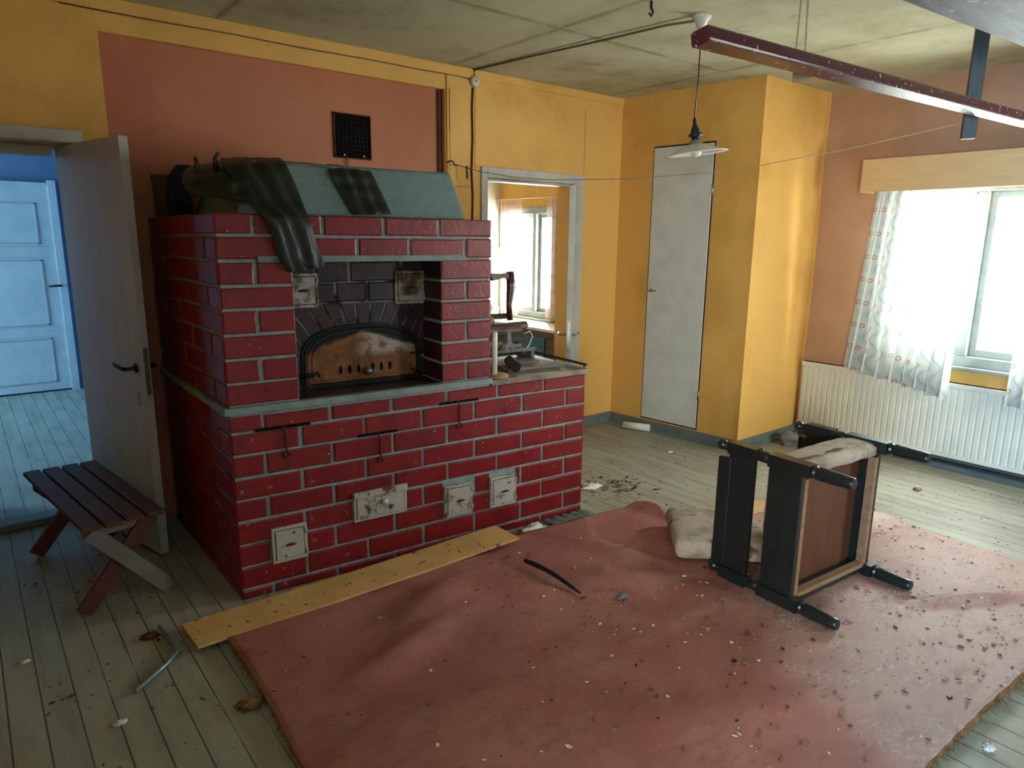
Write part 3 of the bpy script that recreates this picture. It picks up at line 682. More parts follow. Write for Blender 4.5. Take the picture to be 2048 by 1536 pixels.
# ------------------------------------------------------------------ things on the oven top
def drape(rows, name, mat, parent, nu=14, nv=40, fold=.012, nf=3.0, seed=0, thick=.004):
    """rows: (uL,vL,yL, uR,vR,yR) survey rows of a hanging cloth, on planes parallel to the oven front"""
    pts = [(onS(a, b, c), onS(d, e, f)) for a, b, c, d, e, f in rows]; k = len(pts)-1
    def cr(P, t):
        x = t*k; i = min(int(x), k-1); f = x-i
        p0, p1, p2, p3 = P[max(i-1, 0)], P[i], P[i+1], P[min(i+2, k)]
        return .5*((2*p1) + (p2-p0)*f + (2*p0-5*p1+4*p2-p3)*f*f + (3*p1-p0-3*p2+p3)*f**3)
    Ls = [a for a, b in pts]; Rs = [b for a, b in pts]
    def fn(u, v):
        a, b = cr(Ls, v), cr(Rs, v); P = a.lerp(b, u)
        w = math.sin(u*PI)**.6
        h = fold*(math.sin(u*nf*2*PI + 1.3*math.sin(v*5+seed) + seed) * .6 + 1.1*noise.noise(Vector((u*3+seed, v*6, seed))))
        P = P + Vector((h*.3, -fold*.9*w - h*w - .004, h*.15)); return SWv(P)
    mb = MB(); mb.grid(fn, nu, nv); return mb.build(name, mat, parent, local=False, solid=thick, subd=1)
def SWv(P): return SW(P.x, P.y, P.z)
tr_ = thing('rain_trousers', 'dark green waterproof trousers draped over the grey oven hood, one leg hanging low', 'trousers', SW(.35, .3, 1.94), SY)
drape([(438, 316, .30, 556, 316, .30), (444, 329, .150, 570, 328, .150), (460, 358, .098, 590, 370, .098), (488, 396, .045, 605, 408, .045), (510, 420, -.012, 614, 430, -.012), (533, 446, -.036, 624, 452, -.036), (548, 490, -.026, 634, 488, -.028), (560, 525, -.03, 645, 515, -.03), (574, 546, -.034, 648, 534, -.034)], 'trouser_leg', 'green_cloth', tr_, seed=1, fold=.016)
drape([(652, 328, .30, 735, 338, .30), (655, 338, .15, 742, 345, .15), (668, 370, .115, 756, 374, .115), (688, 402, .08, 772, 404, .08), (706, 430, .045, 784, 429, .045)], 'trouser_leg', 'green_cloth', tr_, seed=3, fold=.011, nv=24)
drape([(392, 330, .75, 500, 314, .34), (374, 336, .50, 492, 318, .20), (366, 350, .34, 490, 332, .12), (364, 366, .26, 492, 352, .08), (374, 384, .22, 500, 375, .055), (392, 394, .20, 508, 396, .03), (418, 392, .17, 516, 412, .01)], 'waist', 'green_cloth', tr_, seed=5, fold=.02, nv=30, nf=2)
drape([(552, 321, .32, 735, 337, .32), (556, 325, .20, 736, 341, .20), (560, 328, .168, 738, 344, .168)], 'trouser_seat', 'green_cloth', tr_, seed=7, fold=.006, nv=14)
for u, v, du in ((395, 330, -6), (432, 322, 6)):
    a = onS(u, v+18, .2); b = onS(u-2, v-6, .2); c = onS(u+du, v-18, .2)
    mb = MB(); mb.tube([SWv(x) for x in (a, b, c)], [.012, .008, .004], 6); mb.build('strap', 'green_cloth', tr_, local=False)
def topPt(u, v, y): return SWv(onS(u, v, y))
nv_ = thing('crumpled_cloth', 'dark navy cloth slumped in an arch at the left end of the oven top', 'cloth', topPt(358, 424, .80))
mb = MB(); mb.tube([topPt(*a) for a in ((347, 421, .80), (346, 395, .79), (351, 362, .80), (364, 343, .80), (384, 340, .78))], [.022, .034, .042, .040, .024], 12)
mb.tube([topPt(*a) for a in ((352, 360, .79), (362, 385, .78), (370, 405, .78), (376, 421, .78))], [.040, .036, .024, .028], 12)
mb.tube([topPt(*a) for a in ((338, 424, .79), (356, 426, .78), (378, 424, .78))], [.018, .014, .018], 8)
for v in mb.v: pass
mb.build('folds', 'navy_cloth', nv_, local=False)
bk = thing('wicker_basket', 'small brown wicker basket against the orange wall at the left end of the oven', 'basket', Vector((.104, 1.06, 1.70)), SY)
mb = MB(); nb = 40
def bas(u, v):
    a = 2*PI*u; r = .085*(1+.12*v); k = 1 + .025*math.sin(v*60 + (1 if int(u*nb) % 2 else 0)*PI)
    return (r*1.0*k*math.cos(a), r*k*math.sin(a), .005+.20*v)
mb.grid(bas, nb, 40); mb.lathe([(0, .006), (.085, .006)], nb); mb.build('body', 'wicker', bk, solid=.004)
mb = MB(); mb.tube([(.097*math.cos(2*PI*k/24), .097*math.sin(2*PI*k/24), .205) for k in range(25)], .008, 6, cap=False); mb.build('rim', 'wicker', bk)
# wall vent
vx0, vx1, vz0, vz1 = 1.095, 1.347, 2.095, 2.365; vy = D+.045
vt = thing('vent_grille', 'black square wire vent grille set in the orange wall above the oven', 'vent', ((vx0+vx1)/2, vy, vz0))
mb = MB(); mb.box((vx0, vy-.004, vz0), (vx1, vy-.001, vz1)); mb.build('duct_opening', 'soot', vt, local=False)
mb = MB(); t = .006
for a, b in (((vx0, vz0), (vx1, vz0+t)), ((vx0, vz1-t), (vx1, vz1)), ((vx0, vz0), (vx0+t, vz1)), ((vx1-t, vz0), (vx1, vz1))): mb.box((a[0], vy-.014, a[1]), (b[0], vy, b[1]))
mb.build('frame', 'rust', vt, local=False)
mb = MB()
for i in range(1, 9): x = vx0+(vx1-vx0)*i/9; mb.tube([(x, vy-.010, vz0), (x, vy-.010, vz1)], .0018, 5)
for i in range(1, 10): z = vz0+(vz1-vz0)*i/10; mb.tube([(vx0, vy-.008, z), (vx1, vy-.008, z)], .0016, 5)
mb.build('mesh', 'iron', vt, local=False)
for x in (vx0+.062, vx1-.055):
    mb = MB(); mb.lathe([(.008, 0), (.008, .003), (.004, .005), (0, .005)], 10, 0, Matrix.Translation((x, vy-.012, vz0+.02)) @ Matrix.Rotation(PI/2, 4, 'X')); mb.build('screw', 'steel', vt, local=False)
for i, x in enumerate((vx0+.075, vx0+.086)):
    mb = MB(); mb.tube([(x, vy-.012, vz0+.02), (x, vy-.012, vz0-.10)], .0022, 5); mb.build('wire', 'rust', vt, local=False)
# ------------------------------------------------------------------ things on the cooking range
HZ = .881
ph = thing('paper_roll_holder', 'cream upright rod on a round base beside the oven side on the range', 'roll holder', SW(1.375, .03, HZ), SY)
mb = MB(); mb.lathe([(.055, 0), (.058, .006), (.055, .018), (.0, .020)], 24); mb.build('base', 'wood_pale', ph)
mb = MB(); mb.lathe([(.014, .018), (.014, .24), (.010, .248), (0, .249)], 14, 0, Matrix.Translation((-.022, 0, 0))); mb.build('rod', 'counter', ph)
def log(name, label, a, b, r, mats=('bark', 'wood_pale'), split=True, grp='firewood piled on the range'):
    a, b = Vector(a), Vector(b); d = (b-a).normalized(); s = d.cross(EZ).normalized(); u = s.cross(d)
    n = 12; prof = []
    for k in range(n):
        t = 2*PI*k/n; rr = r*(1+random.uniform(-.08, .08)); x, y = rr*math.cos(t), rr*math.sin(t)
        if split and y < -.15*r: y = -.15*r + random.uniform(-.06, .06)*r
        prof.append((x, y))
    mb = MB(); vs = []
    for i in range(7):
        c = a.lerp(b, i/6) + s*random.uniform(-.003, .003)
        for x, y in prof: vs.append(c + s*x*(1+random.uniform(-.04, .04)) + u*y)
    for i in range(6):
        for k in range(n):
            k2 = (k+1) % n; flat = split and prof[k][1] < 0 and prof[k2][1] < 0
            mb.add([vs[i*n+k], vs[i*n+k2], vs[(i+1)*n+k2], vs[(i+1)*n+k]], [(0, 1, 2, 3)], 1 if flat else 0)
    mb.add(vs[:n], [tuple(range(n))[::-1]], 1); mb.add(vs[-n:], [tuple(range(n))], 1)
    o = mb.build(name, list(mats)); 
    bm = bmesh.new(); bm.from_mesh(o.data); bmesh.ops.remove_doubles(bm, verts=bm.verts, dist=1e-5); bmesh.ops.recalc_face_normals(bm, faces=bm.faces); bm.to_mesh(o.data); bm.free()
    put(o, (a+b)/2); return tag(o, label, 'firewood', grp)
# low rack that carries the firewood
rk = thing('wood_rack', 'low whitish slatted wooden rack under the firewood at the back of the range', 'rack', SW(1.62, .48, HZ), SY)
for y in (-.075, .075):
    mb = MB(); mb.box((-.20, y-.012, .055), (.26, y+.012, .075)); mb.build('slat', 'bench_grey', rk, bevel=.003)
for x in (-.18, .24):
    mb = MB(); mb.box((x-.012, -.085, 0), (x+.012, .085, .055)); mb.build('foot', 'bench_grey', rk, bevel=.003)
def hp(x, y, z): return SW(x, y, HZ+z)
log('split_log', 'thick dark bark log lying on the rack under the others', hp(1.44, .50, .117), hp(1.84, .485, .117), .036)
log('split_log', 'reddish split log at the front of the rack showing its pale end', hp(1.46, .40, .113), hp(1.62, .405, .113), .036, ('cab_brown', 'wood_pale'), False)
log('split_log', 'grey-barked log at the rear of the pile', hp(1.46, .575, .115), hp(1.82, .57, .115), .030)
log('split_log', 'brown split log lying across the top of the pile', hp(1.44, .47, .188), hp(1.86, .49, .196), .036, ('cab_brown', 'bark'))
log('split_log', 'dark log uppermost in the pile next to the axe handle', hp(1.44, .53, .253), hp(1.73, .50, .256), .028)
log('split_log', 'short yellowish log end topping the pile', hp(1.40, .455, .247), hp(1.60, .452, .251), .024, ('wood_pale', 'raw_wood'), False)
log('split_log', 'reddish-brown log filling the middle of the pile', hp(1.45, .43, .186), hp(1.78, .425, .182), .031, ('cab_brown', 'wood_pale'))
log('split_log', 'dark bark log at the right rear of the pile', hp(1.52, .555, .182), hp(1.90, .545, .180), .030, ('bark', 'bark'))
log('bark_tube', 'grey-brown cylinder of wood lying aslant on the range plate', hp(1.60, .26, .032), hp(1.52, .075, .032), .031, ('bark', 'stick'), False, None)
for i, (x0, y0, w, d, rz, lab) in enumerate(((1.62, .30, .40, .10, .10, 'rear grey plank lying flat on the range plate'), (1.68, .16, .36, .085, -.03, 'front grey plank lying flat on the range plate'))):
    mb = MB(); mb.box((-w/2, -d/2, 0), (w/2, d/2, .018)); o = mb.build('plank_offcut', 'bench_grey', bevel=.002); o.location = hp(x0, y0, .0); o.rotation_euler = (0, 0, SY+rz); tag(o, lab, 'plank', 'planks lying on the range plate')
bpy.data.objects['bark_tube'].location.z += .004
ax = thing('axe', 'axe standing upright on its dark red handle with the steel head at the top', 'axe', hp(1.70, .47, .23))
mb = MB(); A = [topPt(1020, 640, .47), topPt(1018, 612, .47), topPt(1022, 575, .47), topPt(1020, 543, .47)]
mb.tube(A, [.019, .017, .027, .024], 10); mb.build('handle', 'maroon', ax, local=False)
hd = topPt(1018, 552, .47); l_ = topPt(980, 548, .47); dx = (l_-hd)
mb = MB(); mb.prism([(-.012, -.024), (.014, -.022), (.02, -.012), (.05, -.012), (.13, -.026), (.135, .018), (.05, .014), (-.012, .022)], -.014, .014, 'y', 0, Matrix.Translation(hd) @ Matrix.Rotation(math.atan2(dx.y, dx.x), 4, 'Z')); mb.build('head', 'axe_head', ax, local=False, bevel=.004)
wr = thing('open_wrench', 'grey open-ended wrench leaning against the front of the firewood', 'wrench', hp(1.66, .385, .05))
mb = MB(); mb.prism([(-.014, .075), (.012, .078), (.016, .02), (.034, .0), (.030, -.045), (.018, -.045), (.014, -.012), (-.008, -.012), (-.014, -.05), (-.026, -.048), (-.028, .0), (-.012, .02)], -.004, .004, 'y', 0, Matrix.Rotation(SY-.1, 4, 'Z') @ Matrix.Translation((0, -.028, .06))); mb.build('body', 'bench_grey', wr, bevel=.002)
wl = [topPt(*a) for a in ((1048, 668, .42), (1060, 662, .42), (1065, 672, .42), (1058, 690, .41), (1046, 706, .41))]
o = MB().tube(wl, .004, 6).build('wire_loop', 'bakelite'); put(o, wl[-1]); tag(o, 'thin whitish wire curling from the right end of the firewood', 'wire')
# ------------------------------------------------------------------ kitchen beyond the door
cb = thing('kitchen_cabinet', 'low brown kitchen cabinet with teal door under the kitchen window', 'cabinet', (4.43, 2.9, 0))
mb = MB(); mb.box((4.22, 2.0, .05), (4.655, 4.14, .60)); mb.box((4.27, 2.02, 0), (4.655, 4.12, .05)); mb.build('body', 'cab_brown', cb, local=False, bevel=.004)
mb = MB(); mb.box((4.17, 1.98, .60), (4.655, 4.15, .632)); mb.build('worktop', 'counter', cb, local=False, bevel=.006)
for ya, yb, m_ in ((2.25, 2.70, 'cab_brown'), (2.73, 3.20, 'cab_blue'), (3.23, 3.70, 'cab_blue')):
    mb = MB(); mb.box((4.198, ya, .08), (4.222, yb, .52)); dd = mb.build('cabinet_door', m_, cb, local=False, bevel=.004)
    P_ = Vector((4.198, yb-.05 if m_ == 'cab_brown' else ya+.06, .42)); mb = MB(); mb.lathe([(.012, 0), (.006, .012), (.014, .02), (0, .028)], 12, 0, PM[cb.name].inverted() @ Matrix.Translation(P_) @ Matrix.Rotation(-PI/2, 4, 'Y')); mb.build('knob', 'steel', dd)
bg = MB().blob((4.34, 3.93, .735), .10, .12, .085, .35, 2.4, seed=4); o = bg.build('paper_bag', 'paper'); put(o, (4.34, 3.93, .632)); tag(o, 'crumpled white bag standing on the kitchen worktop', 'bag')
def curtain(name, label, cat, top, botm, x, mat, waves=9, amp=.018, seed=0, parent=None, grp=None, nv=24):
    """top/botm: (y0, z0, y1, z1)"""
    def fn(u, v):
        y = (top[0]*(1-u)+top[2]*u)*(1-v) + (botm[0]*(1-u)+botm[2]*u)*v
        z = (top[1]*(1-u)+top[3]*u)*(1-v) + (botm[1]*(1-u)+botm[3]*u)*v
        a = amp*(.5+.9*v); ph = u*waves*2*PI + .8*math.sin(u*7+seed)
        dx = a*math.sin(ph) + .5*a*noise.noise(Vector((u*6, v*2, seed)))
        return (x+dx, y + .006*math.cos(ph)*(1+v), z + .01*v*noise.noise(Vector((u*5, 3, seed))))
    Wd = abs(top[2]-top[0])*1.7; Ht = abs(top[1]-botm[1])
    mb = MB(); mb.grid(fn, 90, nv, uvfn=lambda u, v: (u*Wd, v*Ht)); o = mb.build(name, mat); 
    if parent is None: put(o, (x, (top[0]+top[2])/2, top[1]))
    return tag(o, label, cat, grp)
kx = 4.60
a = onX(1000, 402, kx); b = onX(1045, 405, kx); curtain('lace_curtain', 'pink-edged lace curtain at the left side of the kitchen window', 'curtain', (a.y, 2.07, b.y, 2.07), (a.y-.02, .62+.03, b.y+.06, .66), kx, 'lace', 6, .02, 2, grp='lace curtains at the kitchen window')
a = onX(1096, 400, kx); curtain('lace_curtain', 'pink-edged lace curtain at the right side of the kitchen window, cut by the door jamb', 'curtain', (a.y, 2.07, a.y-.35, 2.07), (a.y-.02, .66, a.y-.33, .66), kx, 'lace', 6, .02, 5, grp='lace curtains at the kitchen window')
o = MB().tube([(kx+.0, 4.15, 2.085), (kx+.0, 2.8, 2.085)], .008, 8).build('curtain_rod', 'pelmet'); put(o, (kx, 3.4, 2.085)); tag(o, 'thin wooden curtain rod over the kitchen window', 'curtain rod')
sh = MB(); sh.box((3.9, 4.04, 1.10), (4.655, 4.158, 1.50)); o = sh.build('wall_board', 'pelmet', bevel=.004); put(o, (4.3, 4.158, 1.1)); tag(o, 'plain tan board fixed on the cream kitchen wall left of the window', 'board')
# ------------------------------------------------------------------ window wall furniture
px_ = 4.46
pa, pb_ = onX(1725, 320, px_), onX(1720, 385, px_)
pel = thing('pelmet', 'pale wooden box pelmet above the curtained window', 'pelmet', (XW-.1, -1.2, pb_.z))
yl = (pa.y+pb_.y)/2
mb = MB(); mb.box((px_, -2.25, pb_.z), (px_+.016, yl, pa.z)); mb.build('front_board', 'pelmet', pel, local=False, bevel=.003)
for y_ in (yl-.016, -2.25): mb = MB(); mb.box((px_+.016, y_, pb_.z), (XW, y_+.016, pa.z)); mb.build('end_board', 'pelmet', pel, local=False, bevel=.003)
mb = MB(); mb.box((px_+.016, -2.234, pa.z-.016), (XW, yl-.016, pa.z-.002)); mb.build('top_board', 'pelmet', pel, local=False)
cx_ = 4.50
a, b, c, d_ = onX(1757, 385, cx_), onX(1955, 375, cx_), onX(1685, 735, cx_), onX(1893, 800, cx_)
curtain('curtain', 'white curtain with grey wave pattern hanging at the left half of the window', 'curtain', (a.y, 2.06, b.y, 2.06), (c.y, c.z, d_.y, d_.z), cx_, 'curtain', 8, .032, 1, nv=40, grp='patterned curtains at the window')
e = onX(2024, 700, cx_); g = onX(2022, 800, cx_)
curtain('curtain', 'white patterned curtain at the right side of the window, beside the open pane', 'curtain', (e.y-.03, 2.06, e.y-.55, 2.06), (g.y+.02, g.z-.05, g.y-.55, g.z-.03), cx_, 'curtain', 6, .022, 4, nv=40, grp='patterned curtains at the window')
rx = 4.575
ra = onX(1608, 722, rx)
rd = thing('radiator', 'long cream ribbed panel radiator under the window', 'radiator', (rx, -1.1, .10))
ytop, z1r, z0r = -.085, ra.z, .10
mb = MB(); mb.box((rx+.012, -2.15, z0r), (rx+.06, ytop, z1r)); mb.build('core', 'radiator', rd, local=False, bevel=.004)
mb = MB(); nr = 46
pr = []
for i in range(nr+1):
    y0 = ytop-.012 - (2.15-.085-.024)*i/nr; dy = (2.15-.109)/nr
    pr += [(y0, rx+.004), (y0-dy*.2, rx-.002), (y0-dy*.8, rx-.002)] if i < nr else [(y0, rx+.004)]
vs = [(x, y, z0r+.03) for y, x in pr] + [(x, y, z1r-.035) for y, x in pr]; n = len(pr)
mb.add(vs, [(i, i+1, n+i+1, n+i) for i in range(n-1)]); mb.build('ribbed_panel', 'radiator', rd, local=False, solid=.003)
mb = MB(); mb.box((rx-.004, -2.15, z1r-.036), (rx+.075, ytop, z1r)); mb.build('top_rail', 'radiator', rd, local=False, bevel=.006)
mb = MB(); mb.box((rx-.003, -2.15, z0r), (rx+.06, ytop, z0r+.032)); mb.build('bottom_rail', 'radiator', rd, local=False, bevel=.005)
for y in (-.3, -1.2, -2.0):
    mb = MB(); mb.box((rx+.06, y-.02, z0r+.05), (XW, y+.02, z1r-.05)); mb.build('bracket', 'radiator', rd, local=False)
o = MB().tube([(XW-.06, -.10, .055), (XW-.06, YN+.05, .055)], .014, 10).build('heating_pipe', 'slate_wood'); put(o, (XW-.06, -2.5, .055)); tag(o, 'dark heating pipe along the floor below the radiator', 'pipe')
# ------------------------------------------------------------------ ceiling things
LX, LY = 2.335, -.552
lp = thing('pendant_lamp', 'pendant lamp with a tilted white dish shade hanging by a black cord', 'lamp', (LX, LY, HC))
mb = MB(); mb.lathe([(.05, 0), (.05, -.014), (.034, -.03), (.022, -.06), (.012, -.068), (0, -.068)], 18); mb.build('ceiling_rose', 'bakelite', lp)
mb = MB(); mb.tube([(0, 0, -.06), (.002, 0, -.3), (-.006, .003, -.52)], .0035, 6); mb.build('cord', 'black_plastic', lp)
T = Matrix.Translation((-.006, .003, -.50)) @ Matrix.Rotation(math.radians(-7), 4, Vector((.6, 1, 0)))
mb = MB(); mb.lathe([(.004, -.0), (.009, -.01), (.010, -.035), (.022, -.06), (.024, -.075), (.038, -.085), (.036, -.095), (.022, -.10), (.021, -.113), (0, -.113)], 18, 0, T)
for s_ in (-1, 1): mb.tube([T @ Vector((s_*.036, 0, -.088)), T @ Vector((s_*.052, 0, -.092))], .005, 6)
mb.build('socket', 'black_plastic', lp)
mb = MB(); mb.lathe([(.022, -.110), (.030, -.122), (.030, -.135), (.034, -.137), (0, -.138)], 18, 0, T); mb.build('collar', 'steel', lp)
mb = MB(); mb.lathe([(.031, -.132), (.06, -.142), (.10, -.160), (.14, -.176), (.165, -.184), (.165, -.187), (.14, -.181), (.10, -.166), (.06, -.148), (.031, -.138)], 40, 0, T); mb.build('lamp_shade', 'shade', lp)
mb = MB(); mb.lathe([(.014, -.138), (.016, -.15), (.028, -.172), (.028, -.184), (.019, -.198), (0, -.203)], 20, 0, T); mb.build('bulb', 'shade', lp)
o = MB().tube([(2.119, D-.02, HC-.008), (2.17, .7, HC-.008), (2.24, .1, HC-.014), (2.30, -.35, HC-.012), (LX, LY+.03, HC-.02)], .0065, 8).build('cable', 'cable'); put(o, (2.2, .3, HC)); tag(o, 'grey cable stapled across the ceiling from the wall box to the lamp', 'cable')
o = MB().tube([(2.112, D-.019, 2.63), (2.105, D-.019, 2.5), (2.11, D-.019, 2.3), (2.10, D-.019, 2.07), (2.11, D-.019, 1.9), (2.10, D-.019, 1.5), (2.10, D-.019, .0)], .0065, 8).build('cable', 'rust'); put(o, (2.1, D-.02, 2.0)); tag(o, 'brown cable running down the yellow wall beside the kitchen doorway', 'cable')
o = MB().tube([(2.10, D-.022, 2.675)] + [(2.1-x, D-.022, 2.684+.003*math.sin(x*9)) for x in (.1, .4, .8, 1.2, 1.6, 2.0, 2.4)], .003, 6).build('cable', 'cable'); put(o, (1, D-.022, 2.684)); tag(o, 'thin cable tacked along the top of the back wall under the cornice', 'cable')
jb = thing('junction_box', 'round white junction box high on the yellow wall where cables meet', 'junction box', (2.125, D-.012, 2.67))
mb = MB(); mb.lathe([(.036, 0), (.036, .02), (.030, .028), (0, .029)], 20, 0, Matrix.Rotation(PI/2, 4, 'X')); mb.build('body', 'bakelite', jb)
mb = MB(); mb.lathe([(.005, .028), (.005, .032), (0, .032)], 8, 0, Matrix.Rotation(PI/2, 4, 'X')); mb.build('screw', 'iron', jb)
# maroon pole hung on strings, dark slat, wide grey plank
zb_ = 2.2
pA = onZ(1398, 72, zb_); pB = onZ(2048, 240, zb_); dirb = (pB-pA).normalized(); pE = pA + dirb*3.25
bm_ = thing('drying_pole', 'long maroon painted pole hung level from the ceiling by strings', 'pole', pA)
mb = MB(); mb.bar(pA, pE, .068, .046, up=(0, .16, 1)); mb.build('pole', 'maroon', bm_, local=False, bevel=.008)
pS = onZ(1608, 132, zb_+.02)
for k_, (dx, ztop) in enumerate(((-.02, HC), (.05, HC))):
    mb = MB(); mb.tube([pS + dirb*(-.055+.055*k_) + Vector((0, 0, .03)), Vector((pS.x-.055+.055*k_+(.02 if k_ == 0 else 0)*2, pS.y+.02, HC))], .003, 6); mb.build('string', 'string', bm_, local=False)
mb = MB(); q_ = pS + dirb*0
mb.bar(q_ + Vector((0, .0, -.046)), q_ + Vector((0, .004, .006)), .076, .007, up=tuple(dirb)); mb.build('string_loop', 'string', bm_, local=False)
pS2 = pA + dirb*2.8
mb = MB(); mb.tube([pS2 + Vector((0, 0, .02)), Vector((pS2.x, pS2.y, HC))], .003, 6); mb.build('string', 'string', bm_, local=False)
sl_c = onY(1937, 270, pA.y - .14)
slt = on(1937, 262, (dirb.y, -dirb.x, 0), Vector((dirb.y, -dirb.x, 0)).dot(pA) - .088)
slb = on(1935, 278, (dirb.y, -dirb.x, 0), Vector((dirb.y, -dirb.x, 0)).dot(pA) - .088)
o = MB().bar((slb.x, slb.y, slb.z), (slb.x, slb.y, HC), .058, .040, up=(1, .55, 0)).build('hanging_slat', 'slate_wood', bevel=.003); put(o, slb); tag(o, 'dark slat hanging straight down from the ceiling behind the maroon pole', 'slat')
pl0, pl1 = onZ(1800, 0, 2.35), onZ(2048, 95, 2.35); dp = (pl1-pl0).normalized(); sd = Vector((dp.y, -dp.x, 0))
pz = pl0 - dp*.9; pe = pl0 + dp*2.9
mb = MB(); vs = [pz, pe, pe+sd*.42, pz+sd*.42]; mb.add(vs + [v+Vector((0, 0, .035)) for v in vs], [(0,3,2,1),(4,5,6,7),(0,1,5,4),(1,2,6,5),(2,3,7,6),(3,0,4,7)])
sp_ = thing('overhead_shelf_plank', 'wide scuffed grey plank hung close under the ceiling in the upper right', 'plank', pz)
mb.build('plank', 'plank_grey', sp_, local=False, bevel=.004)
for k_, t_ in enumerate((.5, 2.6)):
    for w_ in (.06, .36):
        c_ = pz + dp*t_ + sd*w_; mb = MB(); mb.tube([c_ + Vector((0, 0, .03)), Vector((c_.x, c_.y, HC))], .006, 6); mb.build('hanger_rod', 'iron', sp_, local=False)
# ceiling hook
hk = onZ(1303, 2, HC)
o = MB().tube([hk, hk+Vector((0, 0, -.03)), hk+Vector((.012, -.004, -.05)), hk+Vector((.004, 0, -.066)), hk+Vector((-.012, .004, -.055))], [.007, .007, .006, .006, .004], 8).build('ceiling_hook', 'iron'); put(o, hk); tag(o, 'small black hook screwed into the ceiling left of the lamp cable', 'hook')
# clothesline with its hook
hA = Vector((1.955, D-.05, 2.105)); hB = Vector((XW-.01, -1.62, 2.545)); nn = Vector((hB.y-hA.y, -(hB.x-hA.x), 0)).normalized()
lpts = [hA] + [on(u, v, tuple(nn), nn.dot(hA)) for u, v in ((960, 343), (1030, 355), (1100, 360), (1250, 358), (1400, 347), (1500, 335), (1700, 297), (1925, 245), (2040, 212))] + [hB]
o = MB().tube(lpts, .0028, 6).build('clothesline', 'string'); put(o, hA); tag(o, 'thin clothesline strung across the room from the wall hook to the window wall', 'string')
wh = thing('wall_hook', 'small bent iron hook in the yellow wall holding the clothesline', 'hook', (1.93, D-.012, 2.11))
mb = MB(); mb.tube([(-.03, .0, .01), (-.022, -.03, .02), (-.005, -.038, .012), (.01, -.03, -.008), (.03, -.035, -.005)], .005, 7); mb.build('hook', 'iron', wh)
pg = hA.lerp(lpts[1], .42)
o = MB().bar(pg+Vector((0, 0, .012)), pg+Vector((.004, 0, -.075)), .008, .014).build('clothes_peg', 'iron', bevel=.002); put(o, pg); tag(o, 'dark clothes peg hanging on the line near the wall hook', 'peg')
# ------------------------------------------------------------------ bench
fa, fb = Vector((-.535, 1.20, 0)), Vector((-.398, .215, 0)); bd = (fb-fa); BL = bd.length; ba = math.atan2(bd.y, bd.x)
bn = thing('slatted_bench', 'low red-brown bench of four slats on crossed legs in front of the open door', 'bench', fa, ba)
for k in range(4):
    y = (k-1.5)*.083; mb = MB(); mb.box((-.012+.01*k, y-.036, .398), (BL-.01+.012*(k % 2), y+.036, .42)); mb.build('slat', 'bench', bn, bevel=.004)
for x in (.10, BL-.10):
    mb = MB(); mb.box((x-.018, -.145, .342), (x+.018, .145, .397)); mb.build('crosspiece', 'bench_grey' if x > .5 else 'bench', bn, bevel=.003)
    for s_ in (-1, 1):
        mb = MB(); xx = x + s_*.013 + .03
        mb.bar((xx, s_*.175, .016), (xx, -s_*.125, .38), .068, .025, up=(1, 0, 0)); mb.build('leg', 'bench_grey' if (s_ > 0 and x > .5) else 'bench', bn, bevel=.003)
mb = MB(); mb.bar((.12, 0, .20), (BL-.08, 0, .20), .05, .022); mb.build('stretcher', 'bench', bn)
# ------------------------------------------------------------------ linoleum
VB = .034
TOPB = [(-.165, -.305), (.35, -.300), (.9, -.292), (1.30, -.262), (1.60, -.285), (1.95, -.335), (2.21, -.375), (2.23, -.50), (2.16, -.665), (2.22, -.75), (2.50, -.86), (2.86, -.94), (3.08, -1.10), (3.27, -1.30)]
BOTB = [(-.205, -2.38), (.5, -2.38), (1.35, -2.345), (1.7, -2.36), (2.05, -2.385), (2.6, -2.41), (3.1, -2.44)]
LEFB = [(-.165, -.305), (-.158, -.5), (-.17, -.8), (-.19, -1.1), (-.2, -1.6), (-.205, -2.38)]
RIGB = [(3.27, -1.30), (3.245, -1.60), (3.23, -1.85), (3.22, -2.10), (3.1, -2.44)]
def poly(P):
    P = [Vector((a, b)) for a, b in P]; ls = [0]
    for i in range(1, len(P)): ls.append(ls[-1] + (P[i]-P[i-1]).length)
    def f(t):
        s = t*ls[-1]
        for i in range(1, len(P)):
            if s <= ls[i] or i == len(P)-1: return P[i-1].lerp(P[i], min(1, (s-ls[i-1])/(ls[i]-ls[i-1])))
    return f
fT, fB_, fL, fR = poly(TOPB), poly(BOTB), poly(LEFB), poly(RIGB)
def coons(u, v):
    a = fT(u)*(1-v) + fB_(u)*v; b = fL(v)*(1-u) + fR(v)*u
    c = (fT(0)*(1-u)+fT(1)*u)*(1-v) + (fB_(0)*(1-u)+fB_(1)*u)*v
    return a+b-c
BUMP = [(2.3, -2.40, 1.3, .16, .026, 0), (.95, -.38, .12, .10, .012, .4), (.66, -.58, .22, .11, .045, .3), (.35, -1.0, .30, .16, -.014, .2), (.42, -.80, .30, .06, .026, .25), (1.62, -.66, .30, .05, .036, -1.15), (1.50, -1.0, .30, .07, .028, -.9), (1.05, -.75, .25, .05, .015, -1.0), (.2, -.42, .14, .08, .012, 0), (2.6, -1.12, .30, .06, .016, -.6), (2.1, -.52, .14, .10, .014, .2), (1.2, -1.9, .5, .10, .014, -.5), (2.55, -2.05, .28, .035, .04, -.55), (.75, -.36, .18, .05, .012, 0), (3.1, -1.25, .22, .09, .05, -.7), (2.22, -.50, .05, .16, .05, 0)]
